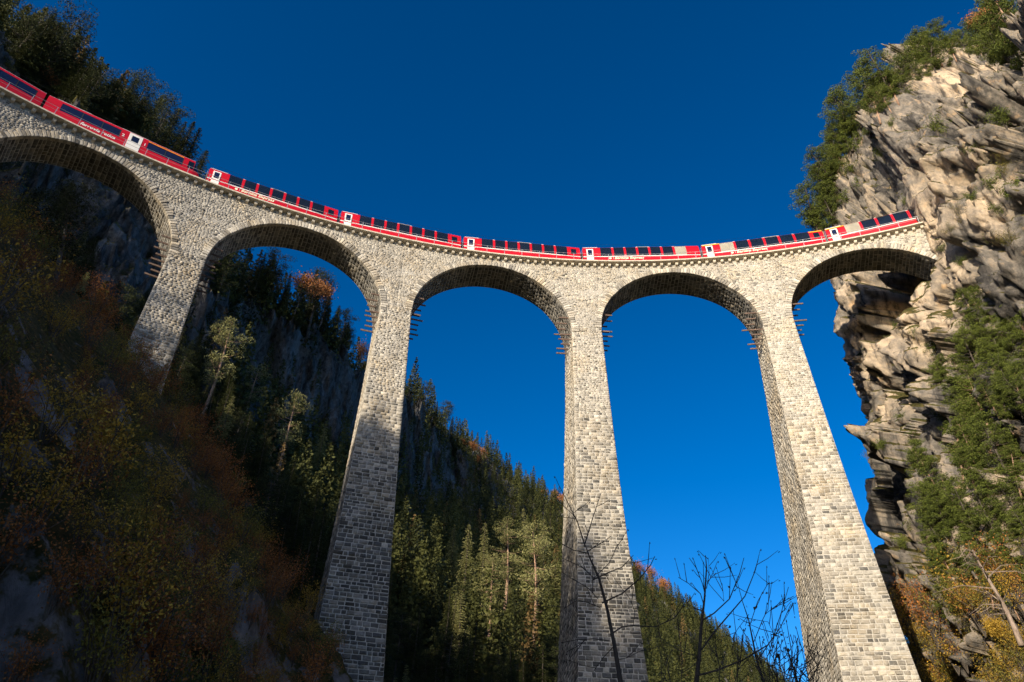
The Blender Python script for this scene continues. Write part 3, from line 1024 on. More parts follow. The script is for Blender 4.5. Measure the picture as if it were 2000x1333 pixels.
# ================================================================== TRAIN
SEC = [(1.34, .55), (1.35, 1.2), (1.35, 2.1), (1.33, 2.5), (1.28, 2.9), (1.18, 3.25), (1.0, 3.52), (.6, 3.70), (0, 3.76)]
SECZ = np.array([p[1] for p in SEC]); SECY = np.array([p[0] for p in SEC])
SECB = [(1.34, .55), (1.35, 1.2), (1.35, 2.5), (1.33, 2.95), (1.25, 3.25), (1.05, 3.48), (.7, 3.58), (.4, 3.62), (0, 3.63)]
def strip(mb, x0, x1, z0, z1, side, sec, off=0., th=.04):
    """a curved panel following the body section between two heights"""
    Zs = np.array([p[1] for p in sec]); Ys = np.array([p[0] for p in sec])
    zs = [z0] + [z for z in Zs if z0 < z < z1] + [z1]
    outer = []; inner = []
    for z in zs:
        y = float(np.interp(z, Zs, Ys))
        dz = .02; y2 = float(np.interp(z + dz, Zs, Ys)); y1 = float(np.interp(z - dz, Zs, Ys))
        tz, ty = 2 * dz, y2 - y1; l = math.hypot(tz, ty); ny, nz = tz / l, -ty / l
        outer.append((y + ny * off, z + nz * off)); inner.append((y + ny * (off - th), z + nz * (off - th)))
    n_ = len(zs); V_ = []
    for x in (x0, x1):
        for l in (outer, inner):
            for y, z in l: V_.append((x, side * y, z))
    # indices: x0 outer 0..n-1, x0 inner n..2n-1, x1 outer 2n.., x1 inner 3n..
    F_ = []
    for i in range(n_ - 1):
        F_.append((i, i + 1, 2 * n_ + i + 1, 2 * n_ + i))
        F_.append((n_ + i, 3 * n_ + i, 3 * n_ + i + 1, n_ + i + 1))
        F_.append((i, n_ + i, n_ + i + 1, i + 1)); F_.append((2 * n_ + i, 2 * n_ + i + 1, 3 * n_ + i + 1, 3 * n_ + i))
    F_.append((0, 2 * n_, 3 * n_, n_)); F_.append((n_ - 1, 2 * n_ - 1, 4 * n_ - 1, 3 * n_ - 1))
    mb.add(V_, F_)
def endcap(mb, x, sec, side_x, z1=99, shift=0.):
    pts = [(y, z) for y, z in sec if z <= z1]
    V_ = [(x, -y, z) for y, z in pts] + [(x, y, z) for y, z in pts[::-1]]
    mb.add(V_, [tuple(range(len(V_)))[::side_x]])
def text_obj(txt, size, x, y, z, mat, parent, name='lettering', shear=.25):
    cu = bpy.data.curves.new(name, 'FONT'); cu.body = txt; cu.size = size; cu.shear = shear
    cu.offset = size * .025; cu.extrude = .004; cu.resolution_u = 2
    cu.materials.append(mat)
    tmp = bpy.data.objects.new('tmp', cu); COL.objects.link(tmp)
    dg = bpy.context.evaluated_depsgraph_get(); dg.update()
    me = bpy.data.meshes.new_from_object(tmp.evaluated_get(dg))
    bpy.data.objects.remove(tmp)
    me.name = name
    o = link(name, me, parent); o.location = (x, y, z); o.rotation_euler = (math.pi / 2, 0, 0)
    return o
def place_car(o, sa, sb):
    a = Vector(pos(sa, 0, deckz(sa) + RZ)); b = Vector(pos(sb, 0, deckz(sb) + RZ))
    d = (b - a).normalized(); y = Vector((0, 0, 1)).cross(d).normalized(); z = d.cross(y)
    m = Matrix((d, y, z)).transposed().to_4x4(); m.translation = (a + b) / 2
    o.matrix_world = m
    return (b - a).length
def wheelset(parent, x):
    mb = MB(); mb.box(x - 1.3, x + 1.3, -.9, .9, .34, .62); mb.box(x - .9, x + .9, -1.02, -.9, .25, .55); mb.box(x - .9, x + .9, .9, 1.02, .25, .55)
    bo = mb.build('bogie', M_BLACK, parent)
    for dx in (-.8, .8):
        for y in (-.55, .55):
            w = MB().tube([(x + dx, y - .06, .36), (x + dx, y + .06, .36)], .36, 16); w.build('wheel', M_STEEL, bo)

def pano_car(name, sa, sb, label, first=False, text=None, nwin=7, pale=(), endwin=True, side_y=-1):
    root = empty(name); L_ = place_car(root, sa, sb) - .62
    prop(root, label, 'train coach', 'red panorama coaches of the train')
    h = L_ / 2
    mb = MB()
    mb.box(-h, h, -1.30, 1.30, .50, .56)
    for sd in (-1, 1):
        strip(mb, -h, h, .56, 1.50, sd, SEC); strip(mb, -h, h, 3.54, 3.76, sd, SEC, 0, .05)
    endcap(mb, -h, SEC, 1); endcap(mb, h, SEC, -1)
    mb.build('body', M_RED, root)
    mb = MB()
    for sd in (-1, 1): strip(mb, -h, h, 1.50, 1.62, sd, SEC, .005); strip(mb, -h, -h + .5, 1.62, 1.70, sd, SEC)
    mb.build('white_band', M_WHITE, root)
    # end sections
    de, dn = 2.35, 1.75        # left (door) end, right end
    wx0, wx1 = -h + de, h - dn
    for sd in (-1, 1):
        ep = [(-h, -h + .48, 1.62, 3.54), (-h + 1.38, wx0, 1.62, 3.54), (-h + .48, -h + 1.38, 3.05, 3.54)]
        if endwin: ep += [(wx1, wx1 + .5, 1.62, 3.54), (h - .5, h, 1.62, 3.54), (wx1 + .5, h - .5, 2.95, 3.54), (wx1 + .5, h - .5, 1.62, 1.95)]
        else: ep += [(wx1, h, 1.62, 3.54)]
        for e_ in ep:
            mb = MB(); strip(mb, *e_, sd, SEC); mb.build('end_panel', M_RED, root)
    pitch = (wx1 - wx0) / nwin; pw = .30
    for sd in (-1, 1):
        if endwin:
            m2 = MB(); strip(m2, wx1 + .5, h - .5, 1.95, 2.95, sd, SEC, -.02); m2.build('window', M_GLASS, root)
        for i in range(nwin):
            m2 = MB(); a = wx0 + i * pitch + (0 if i == 0 else pw / 2); b = wx0 + (i + 1) * pitch - (0 if i == nwin - 1 else pw / 2)
            strip(m2, a, b, 1.62, 3.54, sd, SEC, -.02)
            m2.build('window', M_GLASSL if i in pale else M_GLASS, root)
            if i < nwin - 1:
                m3 = MB(); strip(m3, b, b + pw, 1.62, 3.54, sd, SEC, .0); pl = m3.build('window_pillar', M_RED, root)
                m4 = MB(); strip(m4, b + .03, b + pw - .03, 3.34, 3.52, sd, SEC, .012, .02); m4.build('light_cap', M_ROOF, pl)
    # doors
    for sd in (-1, 1):
        m2 = MB(); strip(m2, -h + .48, -h + 1.38, .8, 3.05, sd, SEC, .022, .03); d = m2.build('door', M_WHITE, root)
        m3 = MB(); strip(m3, -h + .64, -h + 1.22, 1.85, 2.85, sd, SEC, .032, .02); m3.build('door_window', M_GLASSB, d)
        m3 = MB(); strip(m3, -h + .48, -h + 1.38, 1.50, 1.58, sd, SEC, .034, .02); m3.build('red_line', M_RED, d)
        m3 = MB(); strip(m3, -h + 1.33, -h + 1.37, 1.5, 2.3, sd, SEC, .06, .02); m3.build('handle', M_STEEL, d)
    if first:
        for sd in (-1, 1):
            m2 = MB(); strip(m2, -h + .05, wx0 - .05, 3.16, 3.34, sd, SEC, .045, .02); strip(m2, wx1 + .05, h - .05, 3.14, 3.30, sd, SEC, .03, .02)
            m2.build('yellow_band', M_YEL, root)
    m2 = MB()
    cx_ = wx0 + pitch * 3.5
    for sd in (-1, 1): strip(m2, wx0 + pitch * 3, wx0 + pitch * 4, 3.53, 3.70, sd, SEC, .05, .04)
    m2.box(-h + .1, -h + de - .3, -.8, .8, 3.66, 3.80)
    m2.build('roof_cover', M_ROOF, root)
    m2 = MB()
    for sd in (-1, 1): m2.tube([(-h - .12, sd * 1.2, 1.1), (-h - .12, sd * 1.2, 2.9), (-h - .02, sd * 1.2, 3.0)], .02, 5)
    for sd in (-1, 1): m2.tube([(h + .12, sd * 1.2, 1.1), (h + .12, sd * 1.2, 2.6)], .02, 5)
    m2.build('grab_rail', M_STEEL, root)
    m2 = MB(); m2.box(-h - .31, -h, -.45, .45, 1.0, 3.0); m2.box(h, h + .31, -.45, .45, 1.0, 3.0); m2.build('gangway', M_BLACK, root)
    if text:
        x = wx0 + pitch * text
        me_ = MB(); me_.add([(math.cos(a) * .17, 0, math.sin(a) * .17) for a in np.linspace(0, 2 * math.pi, 20)[:-1]], [tuple(range(19))])
        e = me_.build('emblem', M_CREAM, root); e.location = (x - .75, -1.366, 1.22)
        m5 = MB(); m5.box(-.02, .02, -.004, .004, -.14, .14); e2 = m5.build('emblem_bar', M_WHITE, root); e2.location = (x - .35, -1.366, 1.22)
        text_obj('Bernina Express', .60, x - .2, -1.362, 1.05, M_CREAM, root)
    wheelset(root, -h + 2.6); wheelset(root, h - 2.6)
    return root
CL, G0 = 16.268, .0756
ga = [(i - 3) * CL + G0 for i in range(7)]
pano_car('panorama_coach', ga[0], ga[1], 'red panorama coach with "Bernina Express" lettering, just right of the multiple unit cab', text=1.1)
pano_car('panorama_coach', ga[1], ga[2], 'red panorama coach without lettering, above the pier left of the middle arch')
pano_car('panorama_coach', ga[2], ga[3], 'red panorama coach above the arch left of the central pier')
pano_car('panorama_coach', ga[3], ga[4], 'red panorama coach right of the central pier, plain red panel at its right end', text=1.2, endwin=False, pale=(6,))
pano_car('panorama_coach', ga[4], ga[5], 'red first class panorama coach with yellow bands and clear "Bernina Express" lettering', first=True, text=1.1, nwin=6, pale=(0,))
pano_car('panorama_coach', ga[5], ga[6], 'red first class panorama coach running into the cliff tunnel', first=True, nwin=6, pale=(0,))

def unit_car(sa, sb, label, cab=True):
    root = empty('multiple_unit_coach'); L_ = place_car(root, sa, sb) - .5
    prop(root, label, 'train coach', 'red multiple unit coaches at the left')
    h = L_ / 2; X = lambda f: -h + f * L_
    body_end = X(.945) if cab else h
    wins = [(.085, .214), (.214, .337), (.337, .448), (.626, .746), (.746, .866)] if cab else [(.06, .19), (.19, .32), (.32, .45), (.62, .73), (.73, .84), (.84, .95)]
    mb = MB(); mb.box(-h, body_end, -1.3, 1.3, .5, .56)
    for sd in (-1, 1):
        strip(mb, -h, body_end, .56, 1.75, sd, SECB); strip(mb, -h, body_end, 2.92, 3.35, sd, SECB)
        xs_ = -h
        for a, b in wins + [(.903, .943)] * cab:
            strip(mb, xs_, X(a) + (.03 if xs_ > -h and abs(X(a) - xs_) < .05 else 0), 1.75, 2.92, sd, SECB); xs_ = X(b)
        if body_end - xs_ > .01: strip(mb, xs_, body_end, 1.75, 2.92, sd, SECB)
    endcap(mb, -h, SECB, 1)
    if not cab: endcap(mb, h, SECB, -1)
    mb.build('body', M_RED, root)
    mb = MB()
    for sd in (-1, 1): strip(mb, -h, body_end, 3.35, 3.63, sd, SECB, .01, .05)
    mb.box(-h + .8, -h + 4.2, -.8, .8, 3.6, 3.78); mb.box(X(.45), X(.62), -.8, .8, 3.6, 3.78)
    mb.build('roof', M_ROOF, root)
    for sd in (-1, 1):
        for a, b in wins:
            m2 = MB(); strip(m2, X(a) + .03, X(b) - .03, 1.75, 2.92, sd, SECB, -.015); w = m2.build('window', M_GLASSB, root)
            m3 = MB(); strip(m3, X(b) - .05, X(b) + .05, 1.76, 2.91, sd, SECB, .004, .02); m3.build('window_bar', M_BLACK, w)
        m2 = MB(); strip(m2, X(.503), X(.588), .8, 3.15, sd, SECB, .03, .04); d = m2.build('door', M_WHITE, root)
        m3 = MB(); strip(m3, X(.523), X(.568), 1.95, 2.8, sd, SECB, .04, .02); m3.build('door_window', M_GLASSB, d)
    if cab:
        for sd in (-1, 1):
            m2 = MB(); strip(m2, X(.626), X(.866), 2.98, 3.07, sd, SECB, .012, .02); m2.build('yellow_band', M_YEL, root)
            m2 = MB(); strip(m2, X(.903), X(.943), 1.75, 2.92, sd, SECB, -.015); m2.build('cab_side_window', M_GLASS, root)
        # sloped nose
        def nose(z0, z1, mat, name):
            m2 = MB(); zs = np.linspace(z0, z1, 7); V_ = []
            for z in zs:
                y = float(np.interp(z, [p[1] for p in SECB], [p[0] for p in SECB]))
                xt = h - .02 - max(0, z - 1.6) ** 1.6 * .42
                V_ += [(body_end, -y, z), (min(xt - .35, xt), -y * .93, z), (xt, -y * .6, z), (xt + .08, 0, z), (xt, y * .6, z), (xt - .35, y * .93, z), (body_end, y, z)]
            F_ = [(i * 7 + j, i * 7 + j + 1, (i + 1) * 7 + j + 1, (i + 1) * 7 + j) for i in range(6) for j in range(6)]
            F_.append(tuple(range(6 * 7, 7 * 7))); m2.add(V_, F_); m2.build(name, mat, root)
        nose(.6, 1.75, M_RED, 'nose'); nose(1.75, 3.2, M_GLASS, 'windscreen'); nose(3.2, 3.5, M_RED, 'nose_top')
        for y in (-.8, .8):
            m2 = MB().tube([(h - .06, y, 1.35), (h + .06, y, 1.35)], .12, 12); m2.build('headlight', M_WHITE, root)
    text_obj('2', .55, X(.462), -1.372, 2.1, M_WHITE, root, 'class_numeral', 0); text_obj('1', .55, X(.602), -1.372, 2.1, M_WHITE, root, 'class_numeral', 0)
    text_obj('ferrovia retica', .62, X(.22), -1.365, 1.12, M_WHITE, root)
    wheelset(root, -h + 2.6); wheelset(root, h - 2.8)
    mb = MB(); mb.box(-h - .25, -h, -.6, .6, .9, 3.1); mb.build('gangway', M_BLACK, root)
unit_car(-66.2, -49.15, 'red multiple unit coach with driver cab, white door and numerals 2 and 1')
unit_car(-83.2, -66.2, 'red multiple unit coach cut off by the left edge of the photo', cab=False)

# ================================================================== VEGETATION
def cards(C, size, asp, rg, dirs=None, flat=0.):
    """random little quads at centres C -> V,F"""
    n_ = len(C)
    a = rg.normal(size=(n_, 3))
    if dirs is not None: a = dirs + a * .45
    a /= np.linalg.norm(a, axis=1)[:, None]
    b = rg.normal(size=(n_, 3)); b[:, 2] *= (1 - flat)
    b -= (b * a).sum(1)[:, None] * a; b /= np.linalg.norm(b, axis=1)[:, None]
    s = (size * rg.uniform(.6, 1.3, n_))[:, None] if np.isscalar(size) else (size * rg.uniform(.7, 1.3, n_))[:, None]
    A_ = a * s * .5; B_ = b * s * .5 * asp
    V_ = np.stack([C - A_, C + B_ * .9 - A_ * .1, C + A_, C - B_ * .9 + A_ * .1], 1).reshape(-1, 3)
    F_ = np.arange(n_ * 4).reshape(n_, 4)
    return V_, F_

def leaf_mesh(name, C, size, asp, rg, mat, tone_c=None, dirs=None, flat=0.):
    V_, F_ = cards(C, size, asp, rg, dirs, flat)
    t = rg.uniform(.2, .8, len(C)) if tone_c is None else np.clip(tone_c + rg.uniform(-.25, .25, len(C)), 0, 1)
    return mesh(name, V_, F_, mat, tone=t)

def trunk_mesh(name, pts, rad, mat, branches=()):
    mb = MB(); mb.tube(pts, rad, 7)
    for p, r in branches: mb.tube(p, r, 4)
    return mesh(name, mb.V, mb.F, mat, smooth=True)

def spruce(seed, h=16., wide=.17, dens=1., mat=None, card=.36, sparse=0.):
    rg = np.random.default_rng(seed)
    C = []; D_ = []; T_ = []; S_ = []
    z = h * rg.uniform(.06, .14)
    while z < h * .985:
        f = z / h
        R_ = h * wide * (1 - f) ** .75 * rg.uniform(.75, 1.15) + .12
        nb = int(7 * dens) + rg.integers(0, 3)
        a0 = rg.uniform(0, 6.28)
        for j in range(nb):
            if rg.random() < sparse: continue
            a = a0 + j * 6.283 / nb + rg.uniform(-.25, .25); r = R_ * rg.uniform(.6, 1.2)
            m_ = max(3, int(r / .17 * dens)); tb = rg.uniform(-.15, .15)
            fr = np.linspace(.15, 1, m_)
            x = np.cos(a) * r * fr; y = np.sin(a) * r * fr; zz = z - r * .28 * fr ** 1.5 + rg.normal(0, .06, m_)
            wd = .22 * r * (1 - fr * .5)
            for kk in range(5):
                o = rg.normal(0, 1, m_) * wd * .8
                C.append(np.stack([x - np.sin(a) * o, y + np.cos(a) * o, zz - abs(o) * .25], 1))
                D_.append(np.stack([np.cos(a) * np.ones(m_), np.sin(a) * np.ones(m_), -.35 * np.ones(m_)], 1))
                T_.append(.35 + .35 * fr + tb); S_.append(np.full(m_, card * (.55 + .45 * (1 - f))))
        z += h * .030 * rg.uniform(.7, 1.3) * (1.1 - .4 * f)
    C = np.concatenate(C); D_ = np.concatenate(D_); T_ = np.concatenate(T_); S_ = np.concatenate(S_)
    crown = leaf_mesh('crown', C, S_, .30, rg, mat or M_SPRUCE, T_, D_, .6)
    lean = rg.uniform(-.2, .2)
    tr = trunk_mesh('trunk', [(0, 0, -1.2), (0, 0, h * .3), (lean * .2, 0, h * .7), (0, 0, h * .99)], [h * .016, h * .013, h * .007, .01], M_DARKBARK)
    return tr, crown

def pine(seed, h=15., bare=.4, mat=None, spread=.2, bark=None, pads=40, per=130, lean=(0., 0.)):
    rg = np.random.default_rng(seed)
    pts = []
    lx, ly = rg.uniform(-.35, .35, 2)
    for f in np.linspace(0, 1, 8):
        pts.append(Vector((lean[0] * f * h + lx * math.sin(f * 3), lean[1] * f * h + ly * math.sin(f * 4), -1.2 + f * (h + .9))))
    rad = [h * .017 * (1 - f) ** .8 + .03 for f in np.linspace(0, 1, 8)]
    def tp(f):
        i = min(int(f * 7), 6); g = f * 7 - i; return pts[i].lerp(pts[i + 1], g)
    br = []; C = []; T_ = []
    for i in range(pads):
        f = bare + (1 - bare) * (i + rg.random()) / pads
        p = tp(f); a = rg.uniform(0, 6.283)
        r = h * spread * (math.sin(math.pi * min(1, (1 - (f - bare) / (1 - bare)) * .85 + .12)) ** .7) * rg.uniform(.45, 1.15)
        e = p + Vector((math.cos(a) * r, math.sin(a) * r, r * rg.uniform(-.1, .5)))
        m_ = p.lerp(e, .5) + Vector((0, 0, -.1 * r + rg.uniform(-.1, .1)))
        br.append(([p, m_, e], [h * .0055 * (1.3 - f), h * .004 * (1.3 - f), .012]))
        for c_, sc in ((e, 1.), (p.lerp(e, .68) + Vector((rg.uniform(-.4, .4), rg.uniform(-.4, .4), .1)), .75)):
            k = int(per * sc * .6)
            u = rg.normal(size=(k, 3)); u /= np.linalg.norm(u, axis=1)[:, None]
            u *= rg.uniform(.5, 1., (k, 1)) ** .6
            s3 = h * .052 * sc * rg.uniform(.8, 1.3)
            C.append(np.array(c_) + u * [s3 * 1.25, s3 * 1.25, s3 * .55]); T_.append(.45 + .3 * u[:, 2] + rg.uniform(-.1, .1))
    # a few dead stubs
    for i in range(9):
        f = bare * rg.uniform(.35, 1.1); p = tp(f); a = rg.uniform(0, 6.283); r = h * rg.uniform(.03, .09)
        br.append(([p, p + Vector((math.cos(a) * r, math.sin(a) * r, -r * .2))], [.03, .012]))
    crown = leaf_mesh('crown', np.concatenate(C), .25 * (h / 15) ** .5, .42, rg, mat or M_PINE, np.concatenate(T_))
    return trunk_mesh('trunk', pts, rad, bark or M_PINEBARK, br), crown

def broadleaf(seed, h=8., mat=None, leaves=1500, size=.3, spread=.38, bark=None, stems=1, low=.15, hole=.3):
    rg = np.random.default_rng(seed)
    br = []; tips = []
    def grow(p, d, l, r, lev):
        e = p + d * l
        mid = p.lerp(e, .5) + Vector(rg.normal(0, l * .06, 3))
        br.append(([p, mid, e], [r, r * .8, r * .55]))
        if lev == 0 or l < h * .05: tips.append(e); tips.append(mid); return
        for _ in range(rg.integers(2, 4)):
            nd = (d + Vector(rg.normal(0, .5, 3)) + Vector((0, 0, .1))).normalized()
            grow(e, nd, l * rg.uniform(.58, .82), r * .55, lev - 1)
    for s_ in range(stems):
        d = Vector((rg.normal(0, .15 + .25 * (stems > 1)), rg.normal(0, .15 + .25 * (stems > 1)), 1)).normalized()
        grow(Vector((rg.normal(0, .15), rg.normal(0, .15), -.4)), d, h * .36, h * .012 + .015, 3)
    tips_ = np.array([list(t) for t in tips])
    pick = rg.integers(0, len(tips_), leaves)
    off = rg.normal(0, h * .055, (leaves, 3))
    keep = vnoise((tips_[pick] + off) / (h * .12), seed) > -hole - .35
    C = (tips_[pick] + off)[keep]
    tr = trunk_mesh('trunk', br[0][0], br[0][1], bark or M_DARKBARK, br[1:])
    cr = leaf_mesh('crown', C, size, .6, rg, mat or M_AUT)
    return tr, cr

def twiggy(seed, h=2.2, mat=None, leaves=420, size=.085):
    """small shrub of many thin stems"""
    rg = np.random.default_rng(seed)
    mb = MB(); C = []
    for i in range(11):
        a = rg.uniform(0, 6.283); t = rg.uniform(.15, .75)
        e = Vector((math.cos(a) * h * t * .8, math.sin(a) * h * t * .8, h * rg.uniform(.55, 1.)))
        m_ = e * .5 + Vector((0, 0, h * .12)); m_.x *= .8; m_.y *= .8
        mb.tube([(0, 0, -.3), m_, e], [.022, .014, .005], 3)
        k = leaves * 2 // 11
        f = rg.uniform(.3, 1.05, k)
        P_ = np.array([list(Vector((0, 0, 0)).lerp(m_, min(1, x * 2)) if x < .5 else m_.lerp(e, x * 2 - 1)) for x in f])
        C.append(P_ + rg.normal(0, h * .085, (k, 3)))
    st = mesh('stems', mb.V, mb.F, M_DARKBARK)
    cr = leaf_mesh('foliage', np.concatenate(C), size, .6, rg, mat)
    return st, cr

LIB = {
    'spruce': [spruce(s, 16, w, 1.1) for s, w in ((1, .15), (2, .18), (3, .13), (4, .2))],
    'oliveconifer': [spruce(s, 16, w, 1.15, M_FOREST, .34, .1) for s, w in ((11, .17), (12, .15), (13, .19))],
    'litspruce': [spruce(s, 16, w, 1.1, M_PINE, .38, .12) for s, w in ((21, .16), (22, .19))],  # spruce copies with sunlit brightness put into the needle colour
    'pine': [pine(31, 15, .38), pine(32, 15, .5, spread=.17, pads=26), pine(33, 15, .3, spread=.18)],
    'greenpine': [pine(41, 10, .22, M_PINEG, .25, pads=62, per=170, bark=M_DARKBARK), pine(42, 10, .3, M_PINEG, .22, pads=56, per=170), pine(43, 10, .1, M_PINEG, .26, pads=68, per=160, bark=M_DARKBARK)],
    'darkpine': [pine(51, 16, .3, M_SPRUCE, .24, M_DARKBARK, 60, 150), pine(52, 16, .4, M_SPRUCE, .22, M_DARKBARK, 56, 150)],
    'copper': [broadleaf(s, 8, M_AUT, 1700, .26) for s in (61, 62)],
    'gold': [broadleaf(s, 7, M_GOLD, 1600, .24) for s in (71, 72)],
    'shrubrust': [twiggy(s, 2.2, M_RUSTL, 520) for s in (81, 82, 83)],
    'shrubolive': [twiggy(s, 2.2, M_OLIVE, 560) for s in (84, 85, 86)],
    'shrubgold': [twiggy(s, 2.2, M_GOLD, 480) for s in (87, 88)],
    'cliffbush': [twiggy(s, 1.8, M_PINEG, 620, .12) for s in (89, 90)],
}
HSTD = {'spruce': 16, 'oliveconifer': 16, 'litspruce': 16, 'pine': 15, 'greenpine': 10, 'darkpine': 16, 'copper': 8, 'gold': 7, 'shrubrust': 2.2, 'shrubolive': 2.2, 'shrubgold': 2.2, 'cliffbush': 1.8}
NAMES = {'spruce': 'spruce_tree', 'oliveconifer': 'conifer_tree', 'litspruce': 'conifer_tree', 'pine': 'pine_tree', 'greenpine': 'pine_tree', 'darkpine': 'pine_tree',
         'copper': 'autumn_tree', 'gold': 'autumn_tree', 'shrubrust': 'shrub', 'shrubolive': 'shrub', 'shrubgold': 'shrub', 'cliffbush': 'shrub'}
CAT = {'spruce_tree': 'tree', 'conifer_tree': 'tree', 'pine_tree': 'tree', 'autumn_tree': 'tree', 'shrub': 'shrub'}
TREECOUNT = {}
def plant(kind, p, h, label, group=None, tilt=(0, 0), rz=None, var=None):
    lib = LIB[kind]; v = lib[random.randrange(len(lib)) if var is None else var]
    s = h / HSTD[kind]
    o = empty(NAMES[kind], tuple(p), (tilt[0], tilt[1], random.uniform(0, 6.28) if rz is None else rz))
    o.scale = (s * random.uniform(.9, 1.1),) * 2 + (s,)
    prop(o, label, CAT[NAMES[kind]], group)
    shrubby = NAMES[kind] == 'shrub'
    link('stems' if shrubby else 'trunk', v[0], o); link('foliage' if shrubby else 'crown', v[1], o)
    TREECOUNT[NAMES[kind]] = TREECOUNT.get(NAMES[kind], 0) + 1
    return o
def hplant(kind, px, py, hpx, label, group=None, bvs=(BVH_A, BVH_B), **kw):
    """plant on the terrain seen at a photo point; height given as seen in pixels"""
    h = hit(px, py, bvs); k_ = 0
    while h is None and k_ < (14 if len(bvs) > 1 else 0):
        k_ += 1; h = hit(px, py + k_ * 7, bvs)
    if h is None: return None
    hpx += k_ * 6
    p = h[0]; d = (p - ORI)
    # metres for hpx pixels of vertical extent
    q0 = proj(p); q1 = proj(p + Vector((0, 0, 1)))
    hm = hpx / max(1., math.hypot(q1[0] - q0[0], q1[1] - q0[1]))
    return plant(kind, p - Vector((0, 0, .3)), hm, label, group, **kw)

# --- hero pines in the gully behind the left pier
hplant('pine', 395, 812, 205, 'tall sunlit pine with a slim orange trunk in the gully right of the left pier', var=0, rz=.4)
hplant('pine', 470, 850, 150, 'shorter sunlit pine just right of the tall one in the gully', var=1)
hplant('pine', 535, 960, 215, 'sunlit pine with a dark bare trunk, left of the second pier', var=1, rz=2)
hplant('litspruce', 610, 960, 150, 'sunlit conifer close to the left side of the second pier')
hplant('gold', 415, 850, 50, 'small orange leaved bush at the foot of the tall sunlit pine')
hplant('oliveconifer', 440, 900, 120, 'olive conifer at the foot of the gully pines')
hplant('oliveconifer', 360, 830, 110, 'dim olive conifer behind the foot of the left pier')
# --- pines and conifers left of the central pier
L1 = 'tall sunlit conifer between the second and the central pier'
for kind, px, py, hp in [('litspruce', 905, 1190, 185), ('litspruce', 940, 1170, 165), ('pine', 985, 1190, 185), ('litspruce', 880, 1130, 115), ('pine', 955, 1260, 190), ('pine', 1040, 1255, 250),
                         ('litspruce', 1020, 1130, 150), ('litspruce', 1062, 1150, 150), ('oliveconifer', 1075, 1090, 120), ('oliveconifer', 1000, 1080, 110), ('litspruce', 1085, 1200, 130), ('oliveconifer', 1050, 1250, 150)]:
    hplant(kind, px, py, hp, L1, 'sunlit conifers between the second and the central pier')
hplant('litspruce', 957, 1275, 48, 'small bright yellow green conifer low between the second and central piers')
hplant('gold', 880, 1290, 75, 'brownish autumn tree in the shade low right of the second pier')
# --- skyline trees of the far mountainside: (px, base py, height px, kind)
SKY_A = [(20, 150, 170), (55, 175, 190), (100, 215, 160), (135, 230, 130), (170, 250, 125), (230, 262, 130), (258, 280, 125), (285, 296, 125), (315, 305, 110), (340, 310, 80), (355, 315, 60), (225, 255, 90), (165, 240, 100), (262, 290, 90), (310, 310, 70), (20, 200, 100), (100, 240, 90), (0, 190, 190), (35, 165, 165), (80, 190, 160), (120, 215, 130), (150, 235, 125), (185, 250, 110), (215, 250, 120), (245, 275, 110), (270, 290, 120), (300, 300, 105), (328, 305, 100), (60, 230, 150), (10, 140, 150), (200, 220, 95), (365, 318, 50)]
for i, (px, py, hp) in enumerate(SKY_A):
    hplant('darkpine' if i % 4 == 1 else 'spruce', px, py, hp, 'dark conifer on the crest above the train at the left', 'dark conifers on the crest above the left end of the train')
for px, py, hp in [(75, 190, 60), (95, 200, 50), (290, 285, 60)]:
    hplant('copper', px, py, hp, 'copper leaved autumn tree among dark conifers above the left coach', 'copper trees above the left coach')
hplant('pine', 215, 245, 75, 'sunlit round topped pine just above the multiple unit coach', var=2)
SKY_B = [(420, 600, 130), (455, 590, 120), (490, 590, 110), (515, 590, 110), (545, 620, 95), (575, 640, 90), (600, 650, 130), (625, 655, 100), (645, 670, 85), (660, 690, 85), (505, 560, 85), (590, 610, 105), (672, 700, 60)]
for i, (px, py, hp) in enumerate(SKY_B):
    hplant('spruce' if i % 3 else 'darkpine', px, py, hp, 'dark spruce on the crest seen through the wide arch', 'dark spruces on the crest seen through the second arch from the left')
for px, py, hp in [(515, 575, 95), (570, 600, 80), (620, 620, 75)]:
    hplant('copper', px, py, hp, 'copper autumn tree among spruces on the crest seen through the wide arch', 'copper trees on the crest seen through the wide arch')
hplant('copper', 686, 705, 55, 'single pink copper tree on the skyline just left of the second pier')
hplant('gold', 705, 740, 45, 'golden bush on the skyline beside the left edge of the second pier')
for i, (px, py) in enumerate([(795, 800), (805, 830), (825, 815), (850, 830), (868, 850), (880, 870), (842, 860), (890, 890)]):
    hplant('oliveconifer' if i % 2 else 'darkpine', px, py, random.uniform(45, 72), 'bushy conifer on the skyline just right of the second pier', 'conifers on the skyline right of the second pier')
for px, py, hp in [(908, 900, 48), (925, 905, 42), (943, 915, 40), (1060, 985, 30), (1080, 985, 32), (1095, 990, 30), (1242, 1105, 26), (1262, 1112, 24), (1297, 1150, 30)]:
    hplant('copper', px, py, hp, 'copper pink autumn tree on the far skyline', 'copper trees along the far skyline')

